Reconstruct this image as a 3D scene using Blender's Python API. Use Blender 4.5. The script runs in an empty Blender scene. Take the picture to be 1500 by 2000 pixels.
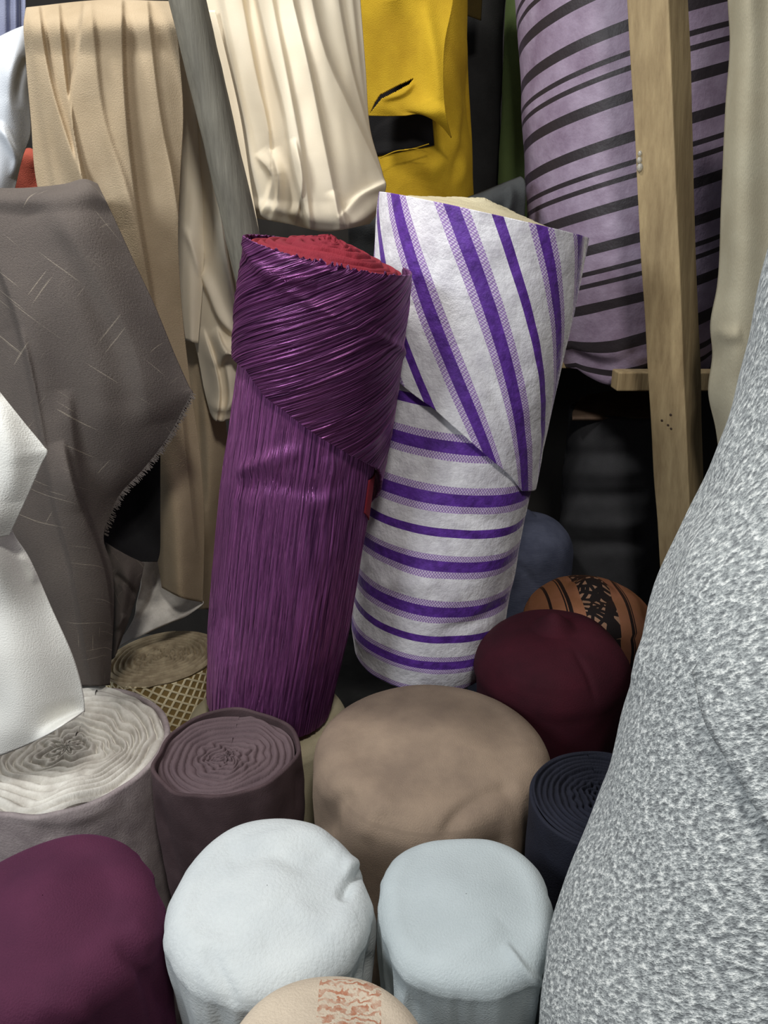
import bpy, math
import numpy as np
from mathutils import Vector

# ------------------------------------------------------------------ camera, world, lights, exposure
scene = bpy.context.scene
COL = scene.collection
PITCH = math.radians(20.0)
FPX = 1500.0                       # focal length in pixels of a 1500 x 2000 frame
CAM = np.array([0.0, 0.0, 1.5])
cam_d = bpy.data.cameras.new('camera')
cam_d.sensor_fit = 'VERTICAL'
cam_d.sensor_height = 24.0
cam_d.lens = 24.0 * FPX / 2000.0
cam_d.clip_start = 0.02
cam = bpy.data.objects.new('camera', cam_d)
cam.location = CAM
cam.rotation_euler = (math.pi / 2 - PITCH, 0, 0)
COL.objects.link(cam)
scene.camera = cam

world = bpy.data.worlds.new('world')
scene.world = world
world.use_nodes = True
bg = world.node_tree.nodes['Background']
bg.inputs[0].default_value = (0.80, 0.88, 1.0, 1)
bg.inputs[1].default_value = 0.12


def area(name, loc, target, size, power, color):
    l = bpy.data.lights.new(name, 'AREA')
    l.shape = 'RECTANGLE'
    l.size, l.size_y = size
    l.energy = power
    l.color = color
    o = bpy.data.objects.new(name, l)
    o.location = loc
    d = Vector(target) - Vector(loc)
    o.rotation_euler = d.to_track_quat('-Z', 'Y').to_euler()
    COL.objects.link(o)
    return o


area('ceiling_lamp', (-0.70, 1.20, 2.95), (0.0, 1.15, 0.8), (0.26, 0.26), 21, (1.0, 0.985, 0.96))
area('ceiling_lamp', (0.16, -0.35, 2.80), (0.0, 1.2, 0.8), (0.25, 0.25), 21, (1.0, 0.97, 0.93))
area('shop_front_daylight', (-1.10, 0.00, 2.00), (-0.1, 1.15, 0.9), (0.45, 0.45), 17, (0.90, 0.95, 1.0))

scene.view_settings.view_transform = 'Standard'
scene.view_settings.look = 'None'
scene.view_settings.gamma = 1.0
scene.view_settings.use_curve_mapping = False
scene.view_settings.exposure = 0.25

# ------------------------------------------------------------------ maths helpers
SP, CP = math.sin(PITCH), math.cos(PITCH)


def rays(px, py):
    px = np.asarray(px, float); py = np.asarray(py, float)
    x = (px - 750.0) / FPX
    u = (1000.0 - py) / FPX
    return np.stack([x, CP + u * SP, -SP + u * CP], -1)


def at(px, py, Y):
    """world point on the vertical plane at distance Y that the photo shows at (px, py)"""
    d = rays(px, py)
    return CAM + d * (np.asarray(Y, float) / d[..., 1])[..., None]


def atz(px, py, z):
    d = rays(px, py)
    return CAM + d * ((z - CAM[2]) / d[..., 2])[..., None]


def project(P):
    q = P - CAM
    dep = q[..., 1] * CP - q[..., 2] * SP
    up = q[..., 1] * SP + q[..., 2] * CP
    return 750.0 + FPX * q[..., 0] / dep, 1000.0 - FPX * up / dep


def _h(i, j, k, s):
    v = np.sin(i * 127.1 + j * 311.7 + k * 74.7 + s * 53.3) * 43758.5453
    return v - np.floor(v)


def noise3(P, s=0.0):
    P = np.asarray(P, float)
    i = np.floor(P); f = P - i
    f = f * f * (3 - 2 * f)
    x, y, z = i[..., 0], i[..., 1], i[..., 2]
    fx, fy, fz = f[..., 0], f[..., 1], f[..., 2]
    out = 0
    for a in (0, 1):
        for b in (0, 1):
            for c in (0, 1):
                w = (fx if a else 1 - fx) * (fy if b else 1 - fy) * (fz if c else 1 - fz)
                out = out + w * _h(x + a, y + b, z + c, s)
    return out * 2 - 1


def noise2(x, y, s=0.0):
    x, y = np.broadcast_arrays(np.asarray(x, float), np.asarray(y, float))
    return noise3(np.stack([x, y, np.zeros_like(x)], -1), s)


def fbm(P, s=0.0, o=3):
    t = 0; a = 1.0
    for k in range(o):
        t = t + a * noise3(P * (2.03 ** k), s + k * 7.1)
        a *= 0.5
    return t


def cr(pts, n):
    """Catmull-Rom resample of control points (k, d) to n points, by chord length"""
    pts = np.asarray(pts, float)
    if len(pts) == 1:
        return np.repeat(pts, n, 0)
    seg = np.linalg.norm(np.diff(pts[:, :2], axis=0), axis=1) + 1e-6
    t = np.concatenate([[0], np.cumsum(seg)]); t /= t[-1]
    return cr_at(pts, t, np.linspace(0, 1, n))


def cr_at(pts, t, x):
    pts = np.asarray(pts, float)
    k = len(pts)
    m = np.zeros_like(pts)
    sh = (slice(None),) + (None,) * (pts.ndim - 1)
    dt = np.diff(t)[sh]
    sl = np.diff(pts, axis=0) / dt
    m[0], m[-1] = sl[0], sl[-1]
    if k > 2:
        m[1:-1] = (sl[:-1] * dt[1:] + sl[1:] * dt[:-1]) / (dt[1:] + dt[:-1])
    i = np.clip(np.searchsorted(t, x, side='right') - 1, 0, k - 2)
    h = (t[i + 1] - t[i])[sh]
    u = ((x - t[i]) / (t[i + 1] - t[i]))[sh]
    return ((2 * u ** 3 - 3 * u ** 2 + 1) * pts[i] + (u ** 3 - 2 * u ** 2 + u) * h * m[i]
            + (-2 * u ** 3 + 3 * u ** 2) * pts[i + 1] + (u ** 3 - u ** 2) * h * m[i + 1])


def crease_field(px, py, creases):
    """sum of traced folds: (points, width on the left, width on the right, height in metres)"""
    tot = np.zeros_like(px)
    for pts, wl, wr, amp in creases:
        best = np.full(px.shape, 1e9); side = np.zeros(px.shape); tt = np.zeros(px.shape)
        pp = cr(pts, max(10, 4 * len(pts)))
        ns = len(pp) - 1
        for k_, ((x0, y0), (x1, y1)) in enumerate(zip(pp[:-1], pp[1:])):
            dx, dy = x1 - x0, y1 - y0
            L2 = dx * dx + dy * dy + 1e-9
            t = np.clip(((px - x0) * dx + (py - y0) * dy) / L2, 0, 1)
            d = np.hypot(px - x0 - t * dx, py - y0 - t * dy)
            c = dx * (py - y0) - dy * (px - x0)
            m = d < best
            best = np.where(m, d, best); side = np.where(m, c, side); tt = np.where(m, (k_ + t) / ns, tt)
        w = np.where(side < 0, wr, wl)
        fade = np.clip(tt / 0.3, 0, 1) * np.clip((1 - tt) / 0.3, 0, 1)
        tot += amp * np.exp(-(best / w) ** 2) * fade * (2 - fade)
    return tot


def normals_of(V):
    du = np.gradient(V, axis=1); dv = np.gradient(V, axis=0)
    n = np.cross(du, dv)
    return n / (np.linalg.norm(n, axis=-1, keepdims=True) + 1e-12)


def perturb(V, amp=0.0, freq=8.0, seed=0.0, creases=(), out=None):
    """push a grid along its outward normals: soft noise plus traced folds on the side facing the lens"""
    N = normals_of(V)
    d = np.zeros(V.shape[:2])
    if amp:
        d += amp * fbm(V * freq, seed)
    if creases:
        px, py = project(V)
        facing = np.clip(-np.sum(N * (V - CAM), -1) * 6, 0, 1)
        d += crease_field(px, py, creases) * facing
    return V + N * d[..., None]

# ------------------------------------------------------------------ object helpers


def lin(c):
    c = np.array(c, float) / 255.0
    c = np.where(c <= 0.04045, c / 12.92, ((c + 0.055) / 1.055) ** 2.4)
    return (float(c[0]), float(c[1]), float(c[2]), 1.0)


def tag(o, label, cat, group=None, kind=None):
    if label: o['label'] = label
    if cat: o['category'] = cat
    if group: o['group'] = group
    if kind: o['kind'] = kind
    return o


def thing(name, loc, label, cat, group=None):
    o = bpy.data.objects.new(name, None)
    o.location = loc
    o.empty_display_size = 0.05
    COL.objects.link(o)
    return tag(o, label, cat, group)


def mesh_obj(name, V, faces, mat, parent=None, base=None, uv=None, smooth=True, solid=0.0):
    """faces: (n,4) array or list; V in world space; base = world position of the object's or parent's origin"""
    if base is None:
        base = np.array(parent.location) if parent else V.min(0) * np.array([0, 0, 1.0]) + V.mean(0) * np.array([1, 1, 0])
    me = bpy.data.meshes.new(name)
    me.from_pydata((V - base).tolist(), [], [list(f) for f in faces])
    if uv is not None:
        l = me.uv_layers.new(name='UVMap')
        li = np.zeros(len(me.loops), dtype=np.int32)
        me.loops.foreach_get('vertex_index', li)
        l.data.foreach_set('uv', uv[li].astype(np.float32).ravel())
    if smooth:
        me.polygons.foreach_set('use_smooth', np.ones(len(me.polygons), dtype=bool))
    me.materials.append(mat)
    me.update()
    o = bpy.data.objects.new(name, me)
    COL.objects.link(o)
    if parent:
        o.parent = parent
    else:
        o.location = base
    if solid:
        s = o.modifiers.new('thickness', 'SOLIDIFY')
        s.thickness = solid
        s.offset = -1
    return o


def grid_faces(R, C, flip=False, keep=None):
    r, c = np.meshgrid(np.arange(R - 1), np.arange(C - 1), indexing='ij')
    a = r * C + c
    q = np.stack([a, a + 1, a + C + 1, a + C], -1)
    if flip:
        q = q[..., ::-1]
    q = q.reshape(-1, 4)
    if keep is not None:
        q = q[keep.ravel()]
    return q


def grid_obj(name, V, UV, mat, parent=None, base=None, flip=False, solid=0.0, keep=None):
    R, C = V.shape[:2]
    return mesh_obj(name, V.reshape(-1, 3), grid_faces(R, C, flip, keep), mat, parent, base, UV.reshape(-1, 2), True, solid)


def drape(name, rows, mat, parent=None, base=None, nu=90, nv=120, creases=(), amp=0.004, freq=9.0, seed=0.0,
          solid=0.002, hole=None, extra=None):
    """hanging cloth: rows (top to bottom) of (px, py, Y) control points; folds displace it in depth"""
    rr = np.stack([cr(r, nu) for r in rows])                       # k, nu, 3
    mid = rr[:, nu // 2, :2]
    t = np.concatenate([[0], np.cumsum(np.linalg.norm(np.diff(mid, axis=0), axis=1) + 8.0)]); t /= t[-1]
    G = cr_at(rr, t, np.linspace(0, 1, nv))                        # nv, nu, 3
    px, py, Y = G[..., 0], G[..., 1], G[..., 2]
    P0 = at(px, py, Y)
    d = amp * fbm(P0 * np.array([1.0, 1.0, 0.45]) * freq, seed) + crease_field(px, py, creases)
    if extra is not None:
        d = d + extra(px, py)
    V = at(px, py, Y - d)
    u = np.cumsum(np.concatenate([np.zeros((nv, 1)), np.linalg.norm(np.diff(P0, axis=1), axis=-1)], 1), 1)
    v = np.cumsum(np.concatenate([np.zeros((1, nu)), np.linalg.norm(np.diff(P0, axis=0), axis=-1)], 0), 0)
    keep = None
    if hole is not None:
        cx = (px[:-1, :-1] + px[1:, 1:]) / 2; cy = (py[:-1, :-1] + py[1:, 1:]) / 2
        keep = ~in_poly(cx, cy, hole)
    return grid_obj(name, V, np.stack([u, -v], -1), mat, parent, base, True, solid, keep)


def in_poly(x, y, poly):
    c = np.zeros(x.shape, bool)
    n = len(poly)
    for i in range(n):
        x0, y0 = poly[i]; x1, y1 = poly[(i + 1) % n]
        m = ((y0 > y) != (y1 > y)) & (x < (x1 - x0) * (y - y0) / (y1 - y0 + 1e-12) + x0)
        c ^= m
    return c


class Roll:
    """a bolt of cloth about the axis B -> T; theta 0 looks at the lens, positive to the right"""

    def __init__(s, B, T, r, squash=1.0):
        s.B = np.array(B, float); s.T = np.array(T, float)
        s.L = np.linalg.norm(s.T - s.B)
        s.a = (s.T - s.B) / s.L
        f = np.array([0, -1.0, 0]); f = f - s.a * f.dot(s.a); s.f = f / np.linalg.norm(f)
        s.r_ = np.cross(s.a, s.f) * -1
        if s.r_[0] < 0: s.r_ = -s.r_
        s.rad = r if callable(r) else (lambda v, r=r: np.full(np.shape(v), r))
        s.squash = squash

    def pt(s, th, h, rho):
        th, h, rho = np.broadcast_arrays(np.asarray(th, float), np.asarray(h, float), np.asarray(rho, float))
        return (s.B + s.a * h[..., None] + s.f * (np.cos(th) * rho * s.squash)[..., None]
                + s.r_ * (np.sin(th) * rho)[..., None])

    def hit(s, px, py, off=0.0):
        d = rays(px, py)
        k = np.linspace(0.2, 3.2, 6000)
        P = CAM + k[:, None] * d
        q = P - s.B
        h = q.dot(s.a)
        x = q.dot(s.r_); y = q.dot(s.f) / s.squash
        rho = np.hypot(x, y)
        g = rho - (s.rad(h / s.L) + off)
        i = np.where(g < 0)[0]
        i = i[0] if len(i) else int(np.argmin(g))
        return math.atan2(x[i], y[i]), h[i]

    def body(s, name, mat, parent=None, base=None, h0=0.0, h1=None, nth=160, nh=100, dr=None, amp=0.0, freq=8, seed=0.0,
             creases=(), rim=0.0, solid=0.0, vmap=None, skew=0.0, sag=0.0):
        h1 = s.L if h1 is None else h1
        th = np.linspace(-math.pi, math.pi, nth)[None, :]
        h = np.linspace(h0, h1, nh)[:, None]
        rho = s.rad(h / s.L) + np.zeros((nh, nth))
        if dr is not None:
            rho = rho + dr(th, h)
        V = s.pt(th, h, rho)
        if amp or creases:
            V = perturb(V, amp, freq, seed, creases)
        r0 = float(np.mean(rho))
        if sag:                      # the front lip of the lower rim hangs down
            V = V - s.a * (sag * np.clip((np.cos(th) - 0.60) / 0.30, 0, 1) * np.clip(1 - (h - h0) / 0.14, 0, 1))[..., None]
        U = np.stack([th * r0 + 0 * h, (vmap(h) if vmap else h) + skew * th * r0], -1)
        if rim:                      # turn the rim over and down inside
            n = 8
            extra = []
            ue = []
            d_in = s.a
            for k in range(1, n + 1):
                a_ = math.pi * k / n
                off_r = rim * (1 - math.cos(a_)); up = rim * math.sin(a_)
                cen = s.pt(np.zeros(nth), np.full(nth, h1), np.zeros(nth))
                rad = V[nh - 1] - cen
                ln = np.linalg.norm(rad, axis=-1, keepdims=True)
                extra.append(V[nh - 1] - rad / ln * off_r + s.a * up)
                ue.append(U[nh - 1] + np.array([0, 0.3 * rim * k]))
            extra.append(extra[-1] - s.a * 0.03); ue.append(ue[-1] + np.array([0, 0.03]))
            V = np.concatenate([V, np.stack(extra)]); U = np.concatenate([U, np.stack(ue)])
        return grid_obj(name, V, U, mat, parent, base, False, solid)

    def dome(s, name, mat, parent=None, base=None, fillet=0.03, bulge=0.01, nth=200, nh=60, amp=0.003, freq=7, seed=0.0,
             creases=(), dr=None, ncap=60, h0=0.0, pleats=0.0):
        L = s.L
        R1 = float(s.rad(np.array(1.0)))
        hh = list(np.linspace(h0, L - fillet, nh)); rr = [None] * nh
        for k in range(1, 15):
            a_ = math.pi / 2 * k / 14
            hh.append(L - fillet + fillet * math.sin(a_)); rr.append(R1 - fillet * (1 - math.cos(a_)))
        for rho in np.linspace(R1 - fillet, 0.0005, ncap)[1:]:
            x = rho / (R1 - fillet)
            hh.append(L + bulge * (1 - x * x) ** 2); rr.append(rho)
        th = np.linspace(-math.pi, math.pi, nth)[None, :]
        h = np.array(hh)[:, None]
        rho = np.array([float(s.rad(np.array(min(1, a / L)))) if b is None else b for a, b in zip(hh, rr)])[:, None] + 0 * th
        if pleats:                    # gathered cloth below the rim
            w_ = np.clip((L - fillet * 0.4 - h) / 0.05, 0, 1) * np.clip((h + 0.3) / 0.4, 0, 1)
            rho = rho + pleats * w_ * (noise2(np.cos(th) * 4.5 + 9, np.sin(th) * 4.5 + h * 1.5, seed + 2) + 0.5 * noise2(np.cos(th) * 11, np.sin(th) * 11 + h * 2.5, seed + 4))
        if dr is not None:
            rho = rho * (1 + dr(th, h))
        V = s.pt(th, h, rho)
        V = perturb(V, amp, freq, seed, creases)
        V[:, -1] = V[:, 0]
        x = np.where(h < L - fillet * 0.5, th * R1, np.sin(th) * rho)
        y = np.where(h < L - fillet * 0.5, h + 0 * th, L - np.cos(th) * rho)
        # planar print on the cap, wrapped on the side
        return grid_obj(name, V, np.stack([x + 0 * h, y], -1), mat, parent, base)

    def spiral(s, name, mat, parent=None, base=None, h=None, r=None, layers=12, depth=0.006, nth=360, per=8, wob=0.25, seed=0.0,
               cone=0.0, oval=0.0, amp=0.0, slope=0.0):
        """the rolled end: one continuous cloth edge wound up, a raised ridge for every turn"""
        h = s.L if h is None else h
        r = float(s.rad(np.array(1.0))) if r is None else r
        nr = layers * per
        th = np.linspace(-math.pi, math.pi, nth)[None, :]
        q = np.linspace(1, 0.0, nr)[:, None]
        w = wob * (noise2(np.cos(th) * 1.5 + 3, np.sin(th) * 1.5 + q * 3.0, seed) + 0.6 * noise2(np.cos(th) * 4, np.sin(th) * 4 + q * 7, seed + 3))
        phase = q * layers + th / (2 * math.pi) + w * (0.3 + 1.6 * (1 - q))
        fr = phase - np.floor(phase)
        lay = np.floor(phase)
        ridge = np.sin(math.pi * np.clip(fr, 0, 1)) ** 0.55
        up = depth * (ridge - 1) + depth * 0.45 * (_h(lay, 0 * lay, 0 * lay, seed) - 0.5) * ridge - cone * (1 - q) + amp * noise2(np.cos(th) * q * 3, np.sin(th) * q * 3, seed + 9) - slope * q * r * np.sin(th)
        rho = q * r * (1 + 0 * th)
        ov = 1 - oval * (1 - q)
        V = (s.B + s.a * (h + up)[..., None] + s.f * (np.cos(th) * rho * s.squash * ov)[..., None] + s.r_ * (np.sin(th) * rho)[..., None])
        U = np.stack([np.sin(th) * rho, np.cos(th) * rho], -1)
        return grid_obj(name, V, U, mat, parent, base)

# ------------------------------------------------------------------ materials


class NT:
    def __init__(s, name):
        s.m = bpy.data.materials.new(name)
        s.m.use_nodes = True
        s.t = s.m.node_tree
        s.b = s.t.nodes['Principled BSDF']

    def n(s, typ, **kw):
        x = s.t.nodes.new(typ)
        for k, v in kw.items():
            setattr(x, k, v)
        return x

    def l(s, a, b):
        s.t.links.new(a, b)

    def val(s, sock, v):
        if hasattr(v, 'links') or hasattr(v, 'is_linked'):
            s.l(v, sock)
        else:
            sock.default_value = v

    def math(s, op, a, b=0.0, c=None, clamp=False):
        x = s.n('ShaderNodeMath', operation=op, use_clamp=clamp)
        s.val(x.inputs[0], a); s.val(x.inputs[1], b)
        if c is not None: s.val(x.inputs[2], c)
        return x.outputs[0]

    def mix(s, f, a, b, blend='MIX'):
        x = s.n('ShaderNodeMix', data_type='RGBA', blend_type=blend)
        s.val(x.inputs[0], f); s.val(x.inputs[6], a); s.val(x.inputs[7], b)
        return x.outputs[2]

    def uv(s, scale=(1, 1, 1), rot=0.0, coord='UV'):
        c = s.n('ShaderNodeTexCoord')
        src = c.outputs[coord]
        if rot:
            r = s.n('ShaderNodeMapping')
            r.inputs['Rotation'].default_value = (0, 0, rot)
            s.l(src, r.inputs[0])
            src = r.outputs[0]
        m = s.n('ShaderNodeMapping')
        m.inputs['Scale'].default_value = scale
        s.l(src, m.inputs[0])
        return m.outputs[0]

    def noise(s, vec, scale, detail=3.0, rough=0.55, lo=0.35, hi=0.65):
        x = s.n('ShaderNodeTexNoise')
        s.l(vec, x.inputs['Vector'])
        x.inputs['Scale'].default_value = scale
        x.inputs['Detail'].default_value = detail
        x.inputs['Roughness'].default_value = rough
        r = s.n('ShaderNodeMapRange')
        s.l(x.outputs[0], r.inputs[0])
        r.inputs[1].default_value = lo; r.inputs[2].default_value = hi
        return r.outputs[0]

    def bump(s, h, strength, dist=0.002, prev=None):
        b = s.n('ShaderNodeBump')
        b.inputs['Strength'].default_value = strength
        b.inputs['Distance'].default_value = dist
        s.l(h, b.inputs['Height'])
        if prev is not None: s.l(prev, b.inputs['Normal'])
        return b.outputs[0]


def fabric(name, c1, c2=None, mott=6.0, rough=0.85, sheen=0.25, srough=0.45, stint=None, fine=420.0, fine_amt=0.25, bumpv=0.35,
           stretch=(1, 1, 1), spec=0.25, build=None, metal=0.0):
    k = NT(name)
    c2 = c2 or tuple(0.86 * x for x in c1)
    v = k.uv(stretch)
    vo = k.uv(coord='Object')
    col = k.mix(k.noise(vo, mott, 4, 0.6), lin(c1), lin(c2))
    fi = k.noise(v, fine, 2, 0.6, 0.25, 0.75)
    col = k.mix(k.math('MULTIPLY', fi, fine_amt), col, k.mix(1.0, col, (0.55, 0.55, 0.55, 1), 'MULTIPLY'))
    nrm = k.bump(fi, bumpv, 0.0015)
    if build:
        col, nrm = build(k, col, nrm)
    k.l(col, k.b.inputs['Base Color'])
    if nrm is not None: k.l(nrm, k.b.inputs['Normal'])
    k.b.inputs['Metallic'].default_value = metal
    k.b.inputs['Roughness'].default_value = rough
    k.b.inputs['Specular IOR Level'].default_value = spec
    k.b.inputs['Sheen Weight'].default_value = sheen
    k.b.inputs['Sheen Roughness'].default_value = srough
    k.b.inputs['Sheen Tint'].default_value = lin(stint or c1)
    return k.m


def wood(name, c1, c2, scale=(30, 30, 2.2), rough=0.75):
    k = NT(name)
    v = k.uv(scale, coord='Object')
    g = k.noise(v, 1.6, 6, 0.65, 0.3, 0.7)
    big = k.noise(k.uv((6, 6, 3), coord='Object'), 1.2, 3, 0.5)
    col = k.mix(g, lin(c1), lin(c2))
    col = k.mix(k.math('MULTIPLY', big, 0.35), col, lin(tuple(x * 0.72 for x in c2)))
    k.l(col, k.b.inputs['Base Color'])
    k.l(k.bump(g, 0.5, 0.002), k.b.inputs['Normal'])
    k.b.inputs['Roughness'].default_value = rough
    return k.m


def band(k, c, centre, half, period=None):
    """1 inside |c - centre| < half (c periodic when a period is given)"""
    if period:
        x = k.math('SUBTRACT', c, centre - period / 2)
        x = k.math('FLOORED_MODULO', x, period)
        x = k.math('SUBTRACT', x, period / 2)
    else:
        x = k.math('SUBTRACT', c, centre)
    return k.math('LESS_THAN', k.math('ABSOLUTE', x), half)


def sep(k, vec):
    s = k.n('ShaderNodeSeparateXYZ')
    k.l(vec, s.inputs[0])
    return s.outputs


M = {}
M['suede'] = fabric('brown_suede', (140, 122, 104), (118, 102, 88), mott=9, fine=500, fine_amt=0.2, sheen=0.25)
M['pale_grey'] = fabric('pale_grey_velour', (192, 196, 194), (176, 181, 181), mott=7, fine=260, fine_amt=0.12, sheen=0.2)
M['blue_grey'] = fabric('blue_grey_velour', (172, 180, 181), (158, 166, 167), mott=6, fine=420, fine_amt=0.1, sheen=0.2)
M['plum'] = fabric('plum_felt', (78, 32, 56), (62, 24, 46), mott=5, fine=480, fine_amt=0.3, sheen=0.15, stint=(150, 70, 130))
M['taupe'] = fabric('taupe_fleece', (158, 146, 144), (132, 120, 120), mott=26, fine=300, fine_amt=0.3, sheen=0.3)
M['taupe_back'] = fabric('light_grey_fleece_back', (206, 202, 192), (180, 174, 164), mott=30, fine=300, fine_amt=0.2, sheen=0.1)
M['cocoa'] = fabric('cocoa_cloth', (98, 82, 84), (84, 69, 72), mott=8, fine=500, fine_amt=0.15, sheen=0.2)
M['cocoa_dark'] = fabric('cocoa_velvet', (76, 60, 62), (58, 44, 46), mott=14, fine=500, fine_amt=0.2, sheen=0.3)
M['cream_roll'] = fabric('oat_cloth', (196, 186, 156), (176, 164, 132), mott=8, fine=500, fine_amt=0.3)
M['tan'] = fabric('tan_felt', (180, 161, 133), (160, 141, 113), mott=5, fine=420, fine_amt=0.3, sheen=0.25)
M['tan_back'] = fabric('whitish_felt_back', (214, 208, 198), (190, 184, 174), mott=30, fine=350, fine_amt=0.3, sheen=0.1)
M['cream'] = fabric('cream_satin', (226, 214, 190), (218, 204, 178), mott=4, rough=0.7, fine=600, fine_amt=0.06, bumpv=0.12, sheen=0.1, spec=0.25)
M['white'] = fabric('white_cloth', (226, 224, 216), (216, 213, 204), mott=4, fine=420, fine_amt=0.08, sheen=0.1)
M['grey_white'] = fabric('grey_white_cloth', (206, 210, 214), (190, 194, 200), mott=4, fine=420, fine_amt=0.08)
M['lilac_grey'] = fabric('lilac_grey_cloth', (150, 154, 176), (120, 124, 150), mott=9, fine=420, fine_amt=0.1)
M['coral'] = fabric('coral_cloth', (206, 104, 84), (180, 84, 66), mott=9)
M['yellow'] = fabric('yellow_cloth', (200, 164, 36), (178, 142, 28), mott=9, fine=420, fine_amt=0.3, sheen=0.15)
M['black'] = fabric('black_cloth', (44, 43, 42), (34, 33, 32), mott=9, fine=420, fine_amt=0.3, sheen=0.05)
M['olive'] = fabric('olive_cloth', (74, 60, 22), (58, 46, 16), mott=9)
M['green'] = fabric('moss_green_cloth', (94, 110, 62), (82, 97, 54), mott=6, fine=420, fine_amt=0.15)
M['charcoal'] = fabric('charcoal_cloth', (70, 72, 72), (54, 56, 57), mott=12)
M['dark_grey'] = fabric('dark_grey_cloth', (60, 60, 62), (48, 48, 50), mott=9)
M['sage'] = fabric('sage_linen', (172, 166, 144), (156, 148, 126), mott=7, fine=300, fine_amt=0.25, stretch=(3, 0.6, 1))
M['denim'] = fabric('slate_blue_cloth', (84, 88, 106), (68, 72, 90), mott=20, fine=160, fine_amt=0.35, stretch=(0.25, 3, 1))
M['wine'] = fabric('wine_red_cloth', (62, 13, 27), (48, 9, 21), mott=9, sheen=0.2)  # wine red darkened: the tweed roll's shadow is put into this colour
M['maroon'] = fabric('maroon_backing', (136, 38, 50), (116, 28, 42), mott=14, sheen=0.2)
M['navy'] = fabric('navy_cloth', (28, 30, 42), (22, 23, 33), mott=14, sheen=0.1)
M['brown_cloth'] = fabric('umber_cloth', (92, 74, 60), (74, 58, 48), mott=14)
M['lining'] = fabric('black_lining', (30, 29, 30), (22, 21, 22), mott=9, sheen=0.0)
M['layer_beige'] = fabric('beige_cloth_layers', (186, 170, 140), (150, 134, 108), mott=40, fine=300, fine_amt=0.2)
M['post'] = wood('yellow_timber', (178, 157, 117), (134, 113, 80))
M['pole'] = wood('weathered_grey_timber', (128, 124, 110), (84, 80, 70), scale=(40, 40, 3))
M['hole'] = wood('dark_nail_hole', (60, 40, 24), (44, 28, 16))
M['floor'] = wood('dusty_concrete', (92, 90, 86), (70, 68, 66), scale=(8, 8, 8), rough=0.9)
M['wall'] = wood('dark_board', (60, 56, 52), (44, 41, 38), scale=(3, 3, 1), rough=0.9)


def b_tweed(k, col, nrm):
    v = k.uv((1.25, 0.6, 1), rot=0.5)
    a = k.noise(v, 210, 3, 0.65, 0.36, 0.64)
    v2 = k.uv((0.65, 1.5, 1), rot=-0.7)
    b = k.noise(v2, 170, 2, 0.65, 0.38, 0.66)
    m = k.math('MULTIPLY', k.math('ADD', a, b), 0.5)
    r = k.n('ShaderNodeValToRGB')
    k.l(m, r.inputs[0])
    e = r.color_ramp.elements
    e[0].position = 0.12; e[0].color = lin((106, 109, 110))
    e[1].position = 0.85; e[1].color = lin((206, 208, 204))
    x = r.color_ramp.elements.new(0.5); x.color = lin((154, 158, 157))
    return r.outputs[0], k.bump(m, 0.7, 0.003)


M['tweed'] = fabric('grey_tweed', (160, 164, 164), build=b_tweed, sheen=0.25)


def b_slub(k, col, nrm):
    out = col
    for rot, thr, sc in ((0.62, 0.70, (5, 210, 1)), (0.62 + math.pi / 2, 0.72, (9, 210, 1))):
        n = k.noise(k.uv(sc, rot=rot), 1.0, 1, 0.4, thr, thr + 0.03)
        out = k.mix(k.math('MULTIPLY', n, 0.55), out, lin((168, 156, 138)))
    w = k.noise(k.uv((1, 3, 1), rot=0.62), 260, 2, 0.6, 0.3, 0.7)
    out = k.mix(k.math('MULTIPLY', w, 0.6), out, lin((76, 68, 63)))
    return out, k.bump(w, 0.6, 0.0015)


M['slub'] = fabric('grey_brown_slub', (104, 95, 88), (90, 82, 77), build=b_slub, sheen=0.2)


def b_velvet(k, col, nrm):
    # crinkled pile: fine streaks along V, the pale ones paint in ridge highlights
    n1 = k.noise(k.uv((260, 6, 1)), 1.0, 3, 0.6, 0.3, 0.7)
    col = k.mix(n1, lin((54, 19, 56)), lin((160, 90, 152)))
    spk = k.noise(k.uv((520, 16, 1)), 1.0, 1, 0.4, 0.66, 0.72)
    col = k.mix(k.math('MULTIPLY', spk, 0.5), col, lin((150, 105, 148)))
    nm = k.n('ShaderNodeNormalMap')           # the pile leans across the pleats
    nm.inputs['Color'].default_value = (0.14, 0.5, 0.85, 1)
    return col, k.bump(n1, 0.8, 0.003, nm.outputs[0])


M['velvet'] = fabric('purple_crinkle_velvet', (100, 40, 100), build=b_velvet, rough=0.37, metal=0.6, sheen=0.45, srough=0.3, stint=(190, 120, 180), spec=0.5)


def b_mauve(k, col, nrm):
    u, v, _ = sep(k, k.uv())
    vo = k.uv(coord='Object')
    n = k.noise(vo, 14, 5, 0.65, 0.3, 0.7)
    col = k.mix(n, lin((122, 104, 124)), lin((158, 143, 163)))
    d = band(k, v, 0.0, 0.0105, 0.2)
    for c, h in ((0.05, 0.005), (0.076, 0.005), (0.125, 0.0105)):
        d = k.math('MAXIMUM', d, band(k, v, c, h, 0.2))
    col = k.mix(d, col, lin((46, 40, 44)))
    hh = k.math('SUBTRACT', 1.0, d)
    return col, k.bump(hh, 0.6, 0.003, k.bump(n, 0.25, 0.006))


M['mauve'] = fabric('mauve_striped_velvet', (140, 120, 146), build=b_mauve, rough=0.5, sheen=0.5, srough=0.3, spec=0.4)


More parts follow.
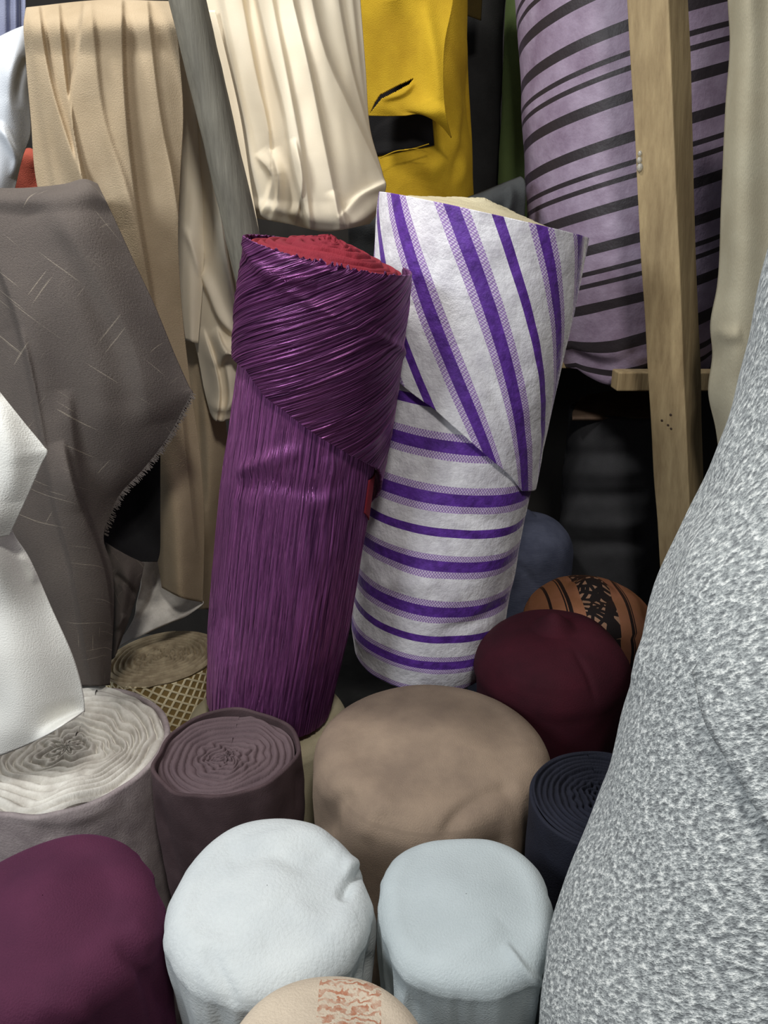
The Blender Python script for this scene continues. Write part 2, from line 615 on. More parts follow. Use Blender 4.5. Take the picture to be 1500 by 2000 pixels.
def b_stripe(k, col, nrm):
    # V carries the stripe coordinate: one repeat per unit
    uv = k.uv()
    u, v, _ = sep(k, uv)
    n = k.noise(k.uv(coord='Object'), 22, 5, 0.7, 0.3, 0.7)
    col = k.mix(n, lin((232, 230, 232)), lin((188, 184, 190)))
    solid = band(k, v, 0.0, 0.038, 1.0)
    mesh = 0.0
    for c in (0.32, 0.73):
        solid = k.math('MAXIMUM', solid, band(k, v, c, 0.048, 1.0))
        m = band(k, v, c, 0.105, 1.0)
        mesh = k.math('MAXIMUM', m, mesh)
    cu = k.math('SINE', k.math('MULTIPLY', u, 2 * math.pi / 0.0052))
    cv = k.math('SINE', k.math('MULTIPLY', v, 2 * math.pi / 0.030))
    chk = k.math('GREATER_THAN', k.math('MULTIPLY', cu, cv), -0.05)
    net = k.mix(chk, lin((198, 186, 206)), lin((142, 112, 168)))
    col = k.mix(mesh, col, net)
    pn = k.noise(k.uv(coord='Object'), 60, 3, 0.6)
    col = k.mix(solid, col, k.mix(pn, lin((96, 52, 150)), lin((72, 36, 116))))
    hh = k.math('SUBTRACT', 1.0, k.math('MAXIMUM', mesh, solid))
    return col, k.bump(hh, 0.5, 0.002, k.bump(n, 0.35, 0.006))


M['stripe'] = fabric('white_purple_striped_velvet', (220, 216, 220), build=b_stripe, rough=0.6, sheen=0.35, srough=0.3, spec=0.35)


def b_lattice(k, col, nrm):
    u, v, _ = sep(k, k.uv((1, 1, 1), rot=0.6))
    P = 0.0165
    g = k.math('MAXIMUM', band(k, u, 0.0, 0.0022, P), band(k, v, 0.0, 0.0022, P))
    return k.mix(g, lin((140, 116, 70)), lin((232, 218, 180))), k.bump(g, 0.8, 0.002)


M['lattice'] = fabric('gold_lattice_cloth', (140, 120, 70), build=b_lattice)


def b_print(k, col, nrm):
    u, v, _ = sep(k, k.uv())
    col = k.mix(k.noise(k.uv(coord='Object'), 12, 3), lin((146, 98, 66)), lin((162, 108, 82)))
    dark = band(k, u, 0.0, 0.034)
    vor = k.n('ShaderNodeTexVoronoi', feature='DISTANCE_TO_EDGE')
    k.l(k.uv((1, 1, 1)), vor.inputs['Vector']); vor.inputs['Scale'].default_value = 60
    mot = k.math('GREATER_THAN', vor.outputs['Distance'], 0.20)
    col = k.mix(dark, col, k.mix(mot, lin((30, 24, 24)), lin((156, 120, 96))))
    ln = 0.0
    for c, h in ((0.064, 0.004), (0.071, 0.0015), (-0.062, 0.004), (-0.070, 0.0015), (-0.10, 0.003)):
        ln = k.math('MAXIMUM', band(k, u, c, h), ln)
    col = k.mix(ln, col, lin((30, 22, 22)))
    return col, nrm


M['print'] = fabric('orange_printed_cloth', (180, 116, 70), build=b_print)


def b_patch(k, col, nrm):
    uv = k.uv()
    u, v, _ = sep(k, uv)
    w = k.n('ShaderNodeTexWave', wave_type='BANDS', bands_direction='Y')
    k.l(uv, w.inputs['Vector'])
    w.inputs['Scale'].default_value = 34; w.inputs['Distortion'].default_value = 9; w.inputs['Detail'].default_value = 2
    w.inputs['Detail Scale'].default_value = 3
    m = k.math('GREATER_THAN', w.outputs[1], 0.55)
    box = k.math('MULTIPLY', band(k, u, 0.016, 0.028), band(k, v, 0.905, 0.030))
    wear = k.noise(uv, 90, 3, 0.6, 0.3, 0.6)
    col = k.mix(k.math('MULTIPLY', k.math('MULTIPLY', m, box), wear), col, lin((150, 100, 76)))
    return col, nrm


M['beige_print'] = fabric('beige_chenille', (186, 172, 152), (170, 156, 138), mott=14, build=b_patch)

# ------------------------------------------------------------------ the setting


def box_verts(c, sx, sy, sz):
    c = np.array(c, float)
    return np.array([c + np.array([x * sx, y * sy, z * sz]) / 2 for x in (-1, 1) for y in (-1, 1) for z in (-1, 1)])


BOXF = [(0, 1, 3, 2), (4, 6, 7, 5), (0, 4, 5, 1), (2, 3, 7, 6), (0, 2, 6, 4), (1, 5, 7, 3)]


def box(name, c, sx, sy, sz, mat, parent=None, bev=0.0, base=None):
    o = mesh_obj(name, box_verts(c, sx, sy, sz), BOXF, mat, parent, base, smooth=False)
    if bev:
        b = o.modifiers.new('bevel', 'BEVEL'); b.width = bev; b.segments = 2
    return o


tag(box('floor', (0, 1.0, -0.05), 5.0, 4.2, 0.1, M['floor']), None, None, kind='structure')
tag(box('wall_back', (0, 2.75, 1.4), 5.0, 0.1, 2.8, M['wall']), None, None, kind='structure')
tag(box('wall_right', (1.75, 1.0, 1.4), 0.1, 3.4, 2.8, M['wall']), None, None, kind='structure')

# ------------------------------------------------------------------ rolls standing on the floor


def standing(px, py, z, r, rtop=None, lean=(0, 0), zb=0.0):
    """a roll standing on the floor whose end centre shows at (px, py) at height z"""
    T = atz(px, py, z)
    B = np.array([T[0] - lean[0], T[1] - lean[1], zb])
    if rtop is None:
        return Roll(B, T, r)
    return Roll(B, T, lambda v: r + (rtop - r) * np.asarray(v))


# big brown suede roll
R = standing(843, 1440, 0.755, 0.186)
o = R.dome('fabric_roll', M['suede'], base=R.B, fillet=0.05, bulge=0.022, amp=0.003, freq=7, seed=3, pleats=0.008,
           dr=lambda th, h: 0.012 * np.cos(3 * th + 1),
           creases=[([(860, 1640), (905, 1580), (960, 1545), (1010, 1530)], 26, 14, -0.012),
                    ([(880, 1640), (930, 1575), (990, 1545)], 30, 30, 0.008),
                    ([(640, 1640), (650, 1580), (690, 1540)], 22, 16, -0.009),
                    ([(620, 1480), (700, 1440), (800, 1430)], 22, 22, 0.004),
                    ([(860, 1460), (960, 1470), (1040, 1450)], 26, 26, 0.004),
                    ([(720, 1640), (730, 1590), (770, 1560)], 18, 18, 0.005)])
tag(o, 'broad brown suede roll with its end wrapped smooth, under the striped roll', 'fabric roll')

# cocoa brown roll with wound end
R = standing(443, 1468, 0.735, 0.106, 0.113)
t = thing('fabric_roll', R.B, 'dark cocoa brown roll with open wound end, in front of purple velvet', 'fabric roll')
R.body('outer_wrap', M['cocoa_dark'], t, nth=200, nh=90, amp=0.0035, freq=9, seed=11, rim=0.0035,
       dr=lambda th, h: 0.006 * noise2(np.cos(th) * 2.2, np.sin(th) * 2.2 + h * 3, 5) * (0.4 + h),
       creases=[([(310, 1560), (330, 1640), (345, 1720)], 8, 8, -0.006), ([(585, 1500), (580, 1580)], 8, 8, -0.006)])
R.spiral('rolled_end', M['cocoa'], t, h=R.L - 0.006, r=0.105, layers=10, depth=0.0075, wob=0.55, seed=4, cone=0.004, oval=0.1, per=11, amp=0.004)

# taupe fleece roll with pale wound end
R = standing(128, 1458, 0.70, 0.162, 0.168)
t = thing('fabric_roll', R.B, 'taupe fleece roll with pale grey wound end below the white cloth', 'fabric roll')
R.body('outer_wrap', M['taupe'], t, nth=220, nh=90, amp=0.004, freq=8, seed=21, rim=0.005,
       creases=[([(20, 1590), (130, 1600), (240, 1560)], 14, 14, 0.006)])
R.spiral('rolled_end', M['taupe_back'], t, h=R.L + 0.004, r=0.163, layers=12, depth=0.014, wob=0.9, seed=9, cone=0.006, oval=0.2, per=12, amp=0.010)

# plum felt roll
R = standing(90, 1776, 0.79, 0.104, 0.122, lean=(0.02, -0.08))
o = R.dome('fabric_roll', M['plum'], base=R.B, fillet=0.045, bulge=0.02, amp=0.004, freq=6, seed=31, pleats=0.008,
           dr=lambda th, h: 0.03 * np.cos(4 * th + 0.6),
           creases=[([(225, 1840), (270, 1890), (320, 1960), (350, 2000)], 14, 18, -0.007),
                    ([(250, 1800), (300, 1850)], 20, 20, 0.005), ([(60, 1960), (140, 1975), (190, 2000)], 26, 26, 0.004)])
tag(o, 'plum purple felt roll with its end covered, beside the pale grey rolls', 'fabric roll')

# pale grey velour roll
R = standing(523, 1742, 0.80, 0.096, 0.1155, lean=(0.012, -0.12))
o = R.dome('fabric_roll', M['pale_grey'], base=R.B, fillet=0.03, bulge=0.012, amp=0.003, freq=8, seed=41, pleats=0.008,
           dr=lambda th, h: 0.02 * np.cos(3 * th + 2.6) + 0.01 * np.cos(5 * th),
           creases=[([(440, 1690), (520, 1665), (600, 1690), (660, 1650)], 18, 18, -0.004),
                    ([(450, 1660), (560, 1630), (650, 1640)], 22, 22, 0.005),
                    ([(665, 1760), (690, 1715), (722, 1700)], 12, 12, -0.010),
                    ([(670, 1690), (710, 1690)], 16, 16, 0.006),
                    ([(400, 1850), (440, 1920), (460, 1980)], 16, 16, -0.005),
                    ([(360, 1820), (440, 1850), (520, 1840)], 24, 24, 0.003),
                    ([(725, 1860), (700, 1910), (650, 1930)], 14, 14, -0.008),
                    ([(560, 1760), (620, 1800), (700, 1790)], 24, 24, 0.003)])
tag(o, 'pale grey velour roll with wrinkled covered end, beside the plum roll', 'fabric roll')

# blue grey velour roll
R = standing(910, 1756, 0.795, 0.076, 0.103, lean=(-0.01, -0.075))
o = R.dome('fabric_roll', M['blue_grey'], base=R.B, fillet=0.026, bulge=0.010, amp=0.0025, freq=7, seed=51, pleats=0.008,
           dr=lambda th, h: 0.035 * np.cos(4 * th + 3.1) + 0.015 * np.cos(3 * th),
           creases=[([(770, 1640), (900, 1628), (1020, 1640)], 10, 14, 0.003),
                    ([(740, 1880), (800, 1960), (830, 2000)], 16, 12, -0.006),
                    ([(985, 1840), (1030, 1900), (1075, 1930)], 14, 6, 0.006),
                    ([(840, 1870), (920, 1850), (980, 1800)], 26, 26, 0.003)])
tag(o, 'smooth blue grey roll with its end covered, touching the tweed', 'fabric roll')

# beige printed chenille roll at the very front
R = standing(640, 2066, 0.86, 0.066, 0.088, lean=(0.045, -0.02))
t = thing('fabric_roll', R.B, 'beige chenille roll with a faded brown wavy pattern patch', 'fabric roll')
R.dome('cover', M['beige_print'], t, fillet=0.025, bulge=0.012, amp=0.002, freq=9, seed=61,
       dr=lambda th, h: 0.02 * np.cos(3 * th))

# oat coloured roll under the purple roll
R = standing(524, 1388, 0.63, 0.140, 0.152)
o = R.dome('fabric_roll', M['cream_roll'], base=R.B, fillet=0.03, bulge=0.020, amp=0.003, freq=8, seed=71)
tag(o, 'oat coloured roll mostly hidden beneath the purple velvet roll', 'fabric roll')

# lattice roll
R = standing(316, 1288, 0.64, 0.116, 0.118, lean=(-0.03, 0.03))
t = thing('fabric_roll', R.B, 'gold lattice patterned roll with beige wound layers at its end', 'fabric roll')


def latt(th, h):
    P = 0.0165
    a, b = th * 0.117, h
    p_, q_ = a * math.cos(0.6) - b * math.sin(0.6), a * math.sin(0.6) + b * math.cos(0.6)
    x = np.abs(((p_ + P / 2) % P) - P / 2) < 0.0024
    y = np.abs(((q_ + P / 2) % P) - P / 2) < 0.0024
    return 0.0012 * np.maximum(x, y)


R.body('outer_wrap', M['lattice'], t, h0=0.35, nth=640, nh=260, dr=latt, rim=0.002)
R.body('inner_wrap', M['layer_beige'], t, h0=0.0, h1=0.36, nth=120, nh=10)
R.spiral('rolled_end', M['layer_beige'], t, h=R.L + 0.008, r=0.120, slope=-0.04, layers=11, depth=0.012, wob=0.5, seed=14, cone=-0.004, oval=0.25, per=9)

# wine red roll and its neighbours in the shade
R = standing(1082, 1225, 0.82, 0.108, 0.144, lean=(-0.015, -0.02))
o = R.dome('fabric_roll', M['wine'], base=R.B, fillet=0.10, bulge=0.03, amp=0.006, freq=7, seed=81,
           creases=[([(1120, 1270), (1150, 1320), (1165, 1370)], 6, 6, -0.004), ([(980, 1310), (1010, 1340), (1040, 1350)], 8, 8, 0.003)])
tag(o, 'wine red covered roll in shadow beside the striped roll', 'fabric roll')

R = standing(1155, 1155, 0.74, 0.142, 0.150, lean=(0.0, 0.0))
o = R.dome('fabric_roll', M['print'], base=R.B, fillet=0.09, bulge=0.03, amp=0.004, freq=7, seed=91,
           creases=[([(1230, 1130), (1262, 1180), (1268, 1220)], 8, 8, -0.006)])
tag(o, 'orange roll printed with black stripes and loops behind the wine roll', 'fabric roll')

R = standing(1028, 1008, 0.80, 0.13, 0.13, lean=(0.0, 0.0))
o = R.dome('fabric_roll', M['denim'], base=R.B, fillet=0.10, bulge=0.02, amp=0.004, freq=7, seed=101,
           creases=[([(1000, 1100), (1030, 1120), (1050, 1150)], 6, 6, -0.006)])
tag(o, 'slate blue covered roll behind the foot of the striped roll', 'fabric roll')

R = standing(1180, 1560, 0.80, 0.090, 0.097)
t = thing('fabric_roll', R.B, 'navy roll with dark wound end tucked between suede and tweed', 'fabric roll')
R.body('outer_wrap', M['navy'], t, nth=160, nh=70, amp=0.003, freq=9, seed=111, rim=0.003)
R.spiral('rolled_end', M['navy'], t, h=R.L + 0.002, r=0.093, layers=12, depth=0.008, wob=0.4, seed=17, per=9)

# ------------------------------------------------------------------ purple crinkle velvet roll
PB = at(526, 1366, 1.25); PT = at(640, 496, 1.20)
R = Roll(PB, PT, lambda v: np.interp(np.asarray(v), [-0.2, 0, 0.2, 0.45, 0.75, 1.0, 1.2], [0.112, 0.116, 0.1245, 0.1255, 0.117, 0.110, 0.110]))
PUR = R
purple = thing('fabric_roll', PB, 'purple crinkled velvet roll leaning with its top wrapped over diagonally', 'fabric roll')


def pleat(x, y, s):
    """irregular pleats across x that wander slowly along y"""
    a = noise2(x * 190 + 2.0 * noise2(x * 12, y * 5, s + 2), y * 2.2, s)
    b = noise2(x * 420, y * 5.0, s + 5)
    return 0.0016 * np.abs(a) ** 0.8 + 0.0006 * b


def pur_dr(th, h):
    x = th * 0.117
    return pleat(x + 0 * h, h + 0 * th, 1.0)


R.body('velvet_wrap', M['velvet'], purple, h0=0.0, h1=R.L * 0.97, nth=820, nh=150, dr=pur_dr, amp=0.0018, freq=9, seed=2,
       creases=[([(455, 925), (520, 900), (600, 880)], 16, 16, 0.006), ([(440, 960), (520, 945), (640, 960), (700, 900)], 16, 22, -0.005),
                ([(430, 1180), (440, 1260), (450, 1300)], 16, 16, -0.004), ([(640, 890), (645, 960), (610, 990)], 16, 16, 0.005)],
       rim=0.004)
# base disc closing the lower end
th = np.linspace(-math.pi, math.pi, 120)[None, :]
q = np.linspace(0.0, 1.0, 12)[:, None]
grid_obj('lower_end', R.pt(th, 0.002 + 0 * q, 0.115 * q), np.stack([np.sin(th) * q * 0.1, np.cos(th) * q * 0.1], -1), M['maroon'], purple)
# maroon backed layers at the top
R.spiral('rolled_end', M['maroon'], purple, h=R.L - 0.004, r=0.113, layers=9, depth=0.008, wob=0.5, seed=6, cone=-0.032, slope=0.05, per=9)


def flap_grid(R, edge_px, off, th_lo, th_hi, h_top, nth, nh, lo_v=None, hi_v=None, flare=None, slope=0.0):
    """cloth wound round the top of a roll, its lower edge following points of the photo"""
    E = np.array([R.hit(x, y, off) for x, y in edge_px])
    th = np.linspace(th_lo, th_hi, nth)
    i = np.argsort(E[:, 0]); E = E[i]
    tx = np.concatenate([[th_lo], E[:, 0], [th_hi]])
    hx = np.concatenate([[E[0, 1] if lo_v is None else lo_v], E[:, 1], [E[-1, 1] if hi_v is None else hi_v]])
    o_ = np.argsort(tx)
    edge = np.interp(th, tx[o_], hx[o_])
    s = np.linspace(0, 1, nh)[:, None]
    H = edge[None, :] * (1 - s) + (h_top - slope * 0.16 * np.sin(th))[None, :] * s
    TH = th[None, :] + 0 * s
    rho = R.rad(H / R.L) + off
    if flare is not None:
        rho = rho + flare(TH, H, s)
    return TH, H, rho, s


TH, H, rho, s = flap_grid(PUR, [(482, 722), (520, 775), (560, 806), (620, 850), (680, 886), (735, 915)], 0.010, -2.6, 2.0, PUR.L * 1.0, 620, 240,
                          lo_v=PUR.L * 0.80, hi_v=PUR.L * 0.50, flare=lambda T, H_, s_: 0.005 * np.sin(math.pi * s_) + 0.004 * np.clip(T, 0, 2), slope=0.04)
X = TH * 0.123
ang = 0.50
xu = X * math.sin(ang) * -1 + H * math.cos(ang)      # across the pleats
yu = X * math.cos(ang) + H * math.sin(ang)           # along the pleats
xw = xu + 0.03 * np.clip(X + 0.02, -0.2, 0) ** 1
rho2 = rho + 1.3 * pleat(xw, yu, 8.0) + 0.004 * np.exp(-((H - PUR.L * 0.93 + 0.35 * X + 0.0) / 0.008) ** 2)
V = PUR.pt(TH, H, rho2)
V = perturb(V, 0.0014, 10, 3, [([(495, 470), (580, 500), (670, 522), (788, 540)], 8, 6, -0.006), ([(495, 520), (560, 545), (620, 555)], 14, 14, 0.005)])
grid_obj('diagonal_flap', V, np.stack([xw, yu], -1), M['velvet'], purple, None, False, 0.003)
# turned maroon selvage below the flap corner
TH, H, rho, s = flap_grid(PUR, [(700, 1010), (730, 1018)], 0.004, 1.18, 2.2, PUR.L * 0.60, 30, 40, flare=None)
grid_obj('selvage', PUR.pt(TH, H, rho), np.stack([TH * 0.12, H], -1), M['maroon'], purple, None, False, 0.002)

# ------------------------------------------------------------------ white roll with purple stripes
SB = at(824, 1276, 1.43); ST = at(940, 420, 1.415)
R = Roll(SB, ST, lambda v: np.interp(np.asarray(v), [-0.2, 0, 0.06, 0.35, 0.7, 1.0, 1.2], [0.135, 0.142, 0.154, 0.164, 0.168, 0.170, 0.170]))
striped = thing('fabric_roll', SB, 'white velvet roll with purple stripes leaning behind the purple roll', 'fabric roll')
ys = [715, 790, 872, 975, 1042, 1105, 1195, 1252, 1296]
ks = [0.27 + 2, 2.0, 1.68, 1.27, 1.0, 0.68, 0.27, 0.0, -0.28]
hs = [R.hit(860, y)[1] for y in ys]
o_ = np.argsort(hs)
hs = np.array(hs)[o_]; kk = -np.array(ks)[o_]


def kmap(h):
    h = np.asarray(h, float)
    lo = kk[0] + (h - hs[0]) * (kk[1] - kk[0]) / (hs[1] - hs[0])
    hi = kk[-1] + (h - hs[-1]) * (kk[-1] - kk[-2]) / (hs[-1] - hs[-2])
    return np.where(h < hs[0], lo, np.where(h > hs[-1], hi, np.interp(h, hs, kk)))


R.body('velvet_wrap', M['stripe'], striped, h1=R.L * 0.96, nth=240, nh=200, amp=0.0045, freq=8, seed=5, vmap=kmap,
       creases=[([(1000, 1010), (960, 1020), (900, 1000)], 14, 14, -0.004), ([(985, 1170), (930, 1215), (860, 1235)], 12, 12, -0.006),
                ([(720, 1130), (800, 1140), (860, 1130)], 20, 20, 0.004)])
th = np.linspace(-math.pi, math.pi, 160)[None, :]
q = np.linspace(0.0, 1.0, 24)[:, None]
grid_obj('lower_end', R.pt(th, -0.02 * (1 - q * q) ** 0.5, 0.1415 * q), np.stack([0.3 + np.sin(th) * q * 0.1, 0.5 + 0.002 * np.cos(th) * q], -1), M['stripe'], striped)
R.spiral('rolled_end', M['cream_roll'], striped, h=R.L - 0.006, r=0.172, layers=16, depth=0.004, wob=0.4, seed=12, cone=-0.034, per=6, slope=0.12)

edge = [(768, 737), (800, 765), (850, 800), (900, 845), (950, 890), (1000, 932), (1022, 960)]
TH, H, rho, s = flap_grid(R, edge, 0.007, -2.4, 2.3, R.L * 1.0, 300, 200, lo_v=R.L * 0.78, hi_v=R.L * 0.42,
                          flare=lambda T, H_, s_: 0.002 * s_ + 0.007 * np.clip(T, 0, 1.6) * s_, slope=0.12)
lines = [([(778, 640), (800, 700), (835, 785)], 0.0),
         ([(770, 378), (795, 480), (830, 590), (870, 680), (910, 780), (945, 862)], 0.32),
         ([(882, 396), (915, 500), (960, 610), (995, 720), (1015, 830), (1025, 925)], 0.73),
         ([(968, 412), (1000, 500), (1035, 620), (1052, 720)], 1.0),
         ([(1053, 436), (1075, 520), (1085, 610)], 1.32)]
fits = []
for pts, kv in lines:
    a = np.array([R.hit(x, y, 0.01) for x, y in pts])
    fits.append((np.polyfit(a[:, 1], a[:, 0], 2 if len(pts) > 4 else 1), kv))
base_t = np.stack([np.polyval(f, H) for f, _ in fits])          # 5, nh, nth
kvs = np.array([k for _, k in fits])
sc = np.zeros_like(TH)
for i in range(4):
    t0, t1 = base_t[i], np.maximum(base_t[i + 1], base_t[i] + 0.08)
    v = kvs[i] + (TH - t0) / (t1 - t0) * (kvs[i + 1] - kvs[i])
    if i == 0: sc = v
    else: sc = np.where(TH >= t0, v, sc)
V = R.pt(TH, H, rho)
V = perturb(V, 0.003, 8, 15, [([(905, 660), (960, 760), (1000, 880)], 10, 10, -0.002), ([(1000, 520), (1040, 660), (1050, 800)], 18, 18, 0.004)])
grid_obj('diagonal_flap', V, np.stack([H, sc], -1), M['stripe'], striped, None, False, 0.003)

# ------------------------------------------------------------------ grey tweed roll in the right foreground
S1 = at(1050, 2000, 0.57); S2 = at(1492, 545, 0.72)
ax = (S2 - S1) / np.linalg.norm(S2 - S1)
view = (S1 + S2) / 2 - CAM
n = np.cross(ax, view); n /= np.linalg.norm(n)
if n[0] < 0: n = -n
TR = 0.24
c1 = S1 + n * TR; c2 = S2 + n * TR
B = c1 + (c1 - c2) * ((c1[2] - 0.085) / (c2[2] - c1[2])); T = c2 + ax * 0.15
Lt = np.linalg.norm(T - B); h1_ = (c1 - B).dot(ax); h2_ = (c2 - B).dot(ax)
ty = np.array([2300, 2000, 1780, 1580, 1340, 1250, 1080, 880, 720, 540, 400])
tb = np.array([0.0, 0.0, 0.012, 0.013, 0.008, 0.006, 0.017, 0.002, -0.003, 0.0, 0.0])
th_ = (h1_ + (h2_ - h1_) * (2000 - ty) / 1460.0) / Lt
fine_h = np.linspace(th_[0], th_[-1], 80)
fine_b = np.convolve(np.pad(np.interp(fine_h, th_, tb), 3, mode='edge'), np.ones(7) / 7, 'valid')
R = Roll(B, T, lambda v: TR + np.interp(np.asarray(v), fine_h, fine_b))
tweed = thing('fabric_roll', B, 'big heathered grey tweed roll leaning in the foreground', 'fabric roll')
R.dome('tweed_wrap', M['tweed'], tweed, fillet=0.05, bulge=0.0, nh=150, nth=260, amp=0.006, freq=6, seed=8,
       creases=[([(1385, 880), (1300, 1060), (1265, 1250)], 40, 40, -0.006), ([(1270, 1260), (1235, 1340)], 40, 50, 0.004)])
ed = cr([(1322, 1255), (1345, 1330), (1372, 1400), (1420, 1480), (1462, 1550), (1560, 1720)], 40)
FV = np.zeros((40, 30, 3)); FU = np.zeros((40, 30, 2))
for i in range(40):
    for j in range(30):
        q = j / 29
        a_, h_ = R.hit(ed[i, 0] + 330 * q, ed[i, 1] - 260 * q, 0.012)
        lift = 0.002 + 0.012 * min(1, i / 14)
        FU[i, j] = (a_ * TR + 0.11, h_ + 0.07)
        FV[i, j] = R.pt(a_, h_, float(R.rad(h_ / R.L)) + lift * (0.9 + 0.1 * math.cos(q * 6)))
grid_obj('overlap_flap', FV, FU, M['tweed'], tweed, None, True, 0.010)

# ------------------------------------------------------------------ shelf, timber post and rolls on the shelf
rail = thing('timber_rail', at(1300, 742, 1.722), 'rough timber shelf rail running behind the upright post', 'rail')
c = at(1300, 742, 1.722)
box('rail_beam', (c[0] + 0.36, c[1], c[2]), 0.95, 0.05, 0.042, M['post'], rail, 0.003)
shelf_z = c[2] + 0.021
shelf = tag(box('timber_shelf', (c[0] - 0.15, 2.28, shelf_z - 0.012), 1.9, 0.78, 0.022, M['post'], None, 0.002), 'timber shelf board holding the mauve, green and yellow rolls', 'shelf')

pt_top = at(1281, -60, 1.55); pt_bot = at(1333, 1080, 1.60)
pd = (pt_bot - pt_top); pt_bot = pt_top + pd * ((pt_top[2] - 0.0) / (pt_top[2] - pt_bot[2])); pt_top = pt_top - pd * 0.35
post = thing('timber_post', pt_bot, 'squared yellow timber post with nail holes before the mauve roll', 'post')
ang = math.radians(-45)
ux = np.array([math.cos(ang), math.sin(ang), 0]) * 0.0385
uy = np.array([-math.sin(ang), math.cos(ang), 0]) * 0.0385
Vp = []
NR = 60
for k in range(NR):
    p = pt_bot + (pt_top - pt_bot) * k / (NR - 1)
    for sx, sy in ((-1, -1), (1, -1), (1, 1), (-1, 1)):
        w = 1 + 0.03 * float(noise2(k * 0.35, sx * 3 + sy, 3))
        Vp.append(p + ux * sx * w + uy * sy * w)
Vp = np.array(Vp)
Fp = [(k * 4 + j, k * 4 + (j + 1) % 4, k * 4 + 4 + (j + 1) % 4, k * 4 + 4 + j) for k in range(NR - 1) for j in range(4)]
Fp += [(3, 2, 1, 0), tuple(len(Vp) - 4 + j for j in range(4))]
o = mesh_obj('post_timber', Vp, Fp, M['post'], post, smooth=False)
b = o.modifiers.new('bevel', 'BEVEL'); b.width = 0.0025; b.segments = 2; b.limit_method = 'ANGLE'
nf = -uy / np.linalg.norm(uy)


def disc(name, cpos, nrm, r, thick, mat, parent, n=14):
    nrm = np.array(nrm) / np.linalg.norm(nrm)
    a = np.cross(nrm, [0, 0, 1.0]); a /= np.linalg.norm(a); b_ = np.cross(nrm, a)
    ring = [a * math.cos(t) * r + b_ * math.sin(t) * r for t in np.linspace(0, 2 * math.pi, n, endpoint=False)]
    V = np.array([cpos + x for x in ring] + [cpos + x * 0.7 + nrm * thick for x in ring])
    F = [tuple(range(n))[::-1], tuple(range(n, 2 * n))] + [(i, (i + 1) % n, n + (i + 1) % n, n + i) for i in range(n)]
    return mesh_obj(name, V, F, mat, parent)


def on_post(px, py):
    d = rays(px, py)
    p0 = pt_top - uy
    tang = np.cross(ux, pt_bot - pt_top); tang /= np.linalg.norm(tang)
    k = (p0 - CAM).dot(tang) / d.dot(tang)
    return CAM + d * k


for x, y in ((1310, 810), (1293, 821), (1305, 830), (1311, 837)):
    disc('nail_hole', on_post(x, y), nf, 0.0032, 0.0008, M['hole'], post)
k = NT('clear_plastic')
k.b.inputs['Base Color'].default_value = (0.8, 0.8, 0.75, 1); k.b.inputs['Roughness'].default_value = 0.15
k.b.inputs['Transmission Weight'].default_value = 0.7
M['clear'] = k.m


def ball(name, c, r, mat, parent, sz=1.0):
    th = np.linspace(0, 2 * math.pi, 17)[None, :]; ph = np.linspace(-math.pi / 2, math.pi / 2, 10)[:, None]
    V = np.array(c) + r * np.stack([np.cos(ph) * np.cos(th), np.cos(ph) * np.sin(th), np.sin(ph) * sz + 0 * th], -1)
    return grid_obj(name, V, np.stack([th + 0 * ph, ph + 0 * th], -1), mat, parent)


for x, y, r in ((1248, 300, 0.004), (1247, 313, 0.005), (1248, 327, 0.006)):
    ball('plastic_bead', on_post(x + 2, y), r, M['clear'], post, 1.3)

# mauve striped roll
MB_ = at(1236, 722, 1.98); MT_ = at(1232, -150, 1.98)
MB_ = MT_ + (MB_ - MT_) * ((MT_[2] - shelf_z - 0.003) / (MT_[2] - MB_[2]))
R = Roll(MB_, MT_, lambda v: np.interp(np.asarray(v), [-0.1, 0, 0.06, 0.2, 0.6, 1.1], [0.12, 0.212, 0.235, 0.245, 0.25, 0.25]))
mauve = thing('fabric_roll', MB_, 'mauve velvet roll with black stripes standing behind the timber post', 'fabric roll')
cs = [([(1100, 690), (1180, 690), (1260, 660)], 10, 10, -0.006), ([(1100, 715), (1190, 715), (1262, 690)], 8, 8, 0.006),
      ([(1120, 735), (1200, 728), (1262, 712)], 6, 6, -0.006)]
R.body('velvet_wrap', M['mauve'], mauve, sag=0.045, nth=220, nh=200, amp=0.003, freq=7, seed=7, creases=cs, vmap=lambda h: h * 1.0 + 0.03, rim=0.004, skew=-0.16)
R.spiral('rolled_end', M['dark_grey'], mauve, h=R.L, r=0.245, layers=8, depth=0.006, nth=120, per=5)
th = np.linspace(-math.pi, math.pi, 120)[None, :]; q = np.linspace(0.0, 1.0, 10)[:, None]
grid_obj('lower_end', R.pt(th, 0.001 + 0 * q, 0.204 * q), np.stack([np.sin(th) * q * .1, np.cos(th) * q * .1], -1), M['dark_grey'], mauve)


def shelf_roll(px, Yc, r, mat, label, ztop=2.15, lean=0.0, seed=0.0, creases=(), name='fabric_roll', amp=0.005):
    c = at(px, 300, Yc)
    B = np.array([c[0] - lean * (c[2] - shelf_z), Yc, shelf_z]); T = np.array([c[0] + lean * (ztop - c[2]), Yc, ztop])
    R = Roll(B, T, r)
    if label is None: return R
    o = R.dome(name, mat, base=B, fillet=0.02, bulge=0.0, amp=amp, freq=6, seed=seed, nth=120, nh=60, ncap=10, creases=creases)
    tag(o, label, 'fabric roll')
    return R


shelf_roll(1020, 2.26, 0.062, M['green'], 'moss green roll standing between the black and mauve rolls', seed=3)
shelf_roll(918, 2.36, 0.080, M['black'], 'black roll standing between the yellow and moss green rolls', seed=5)

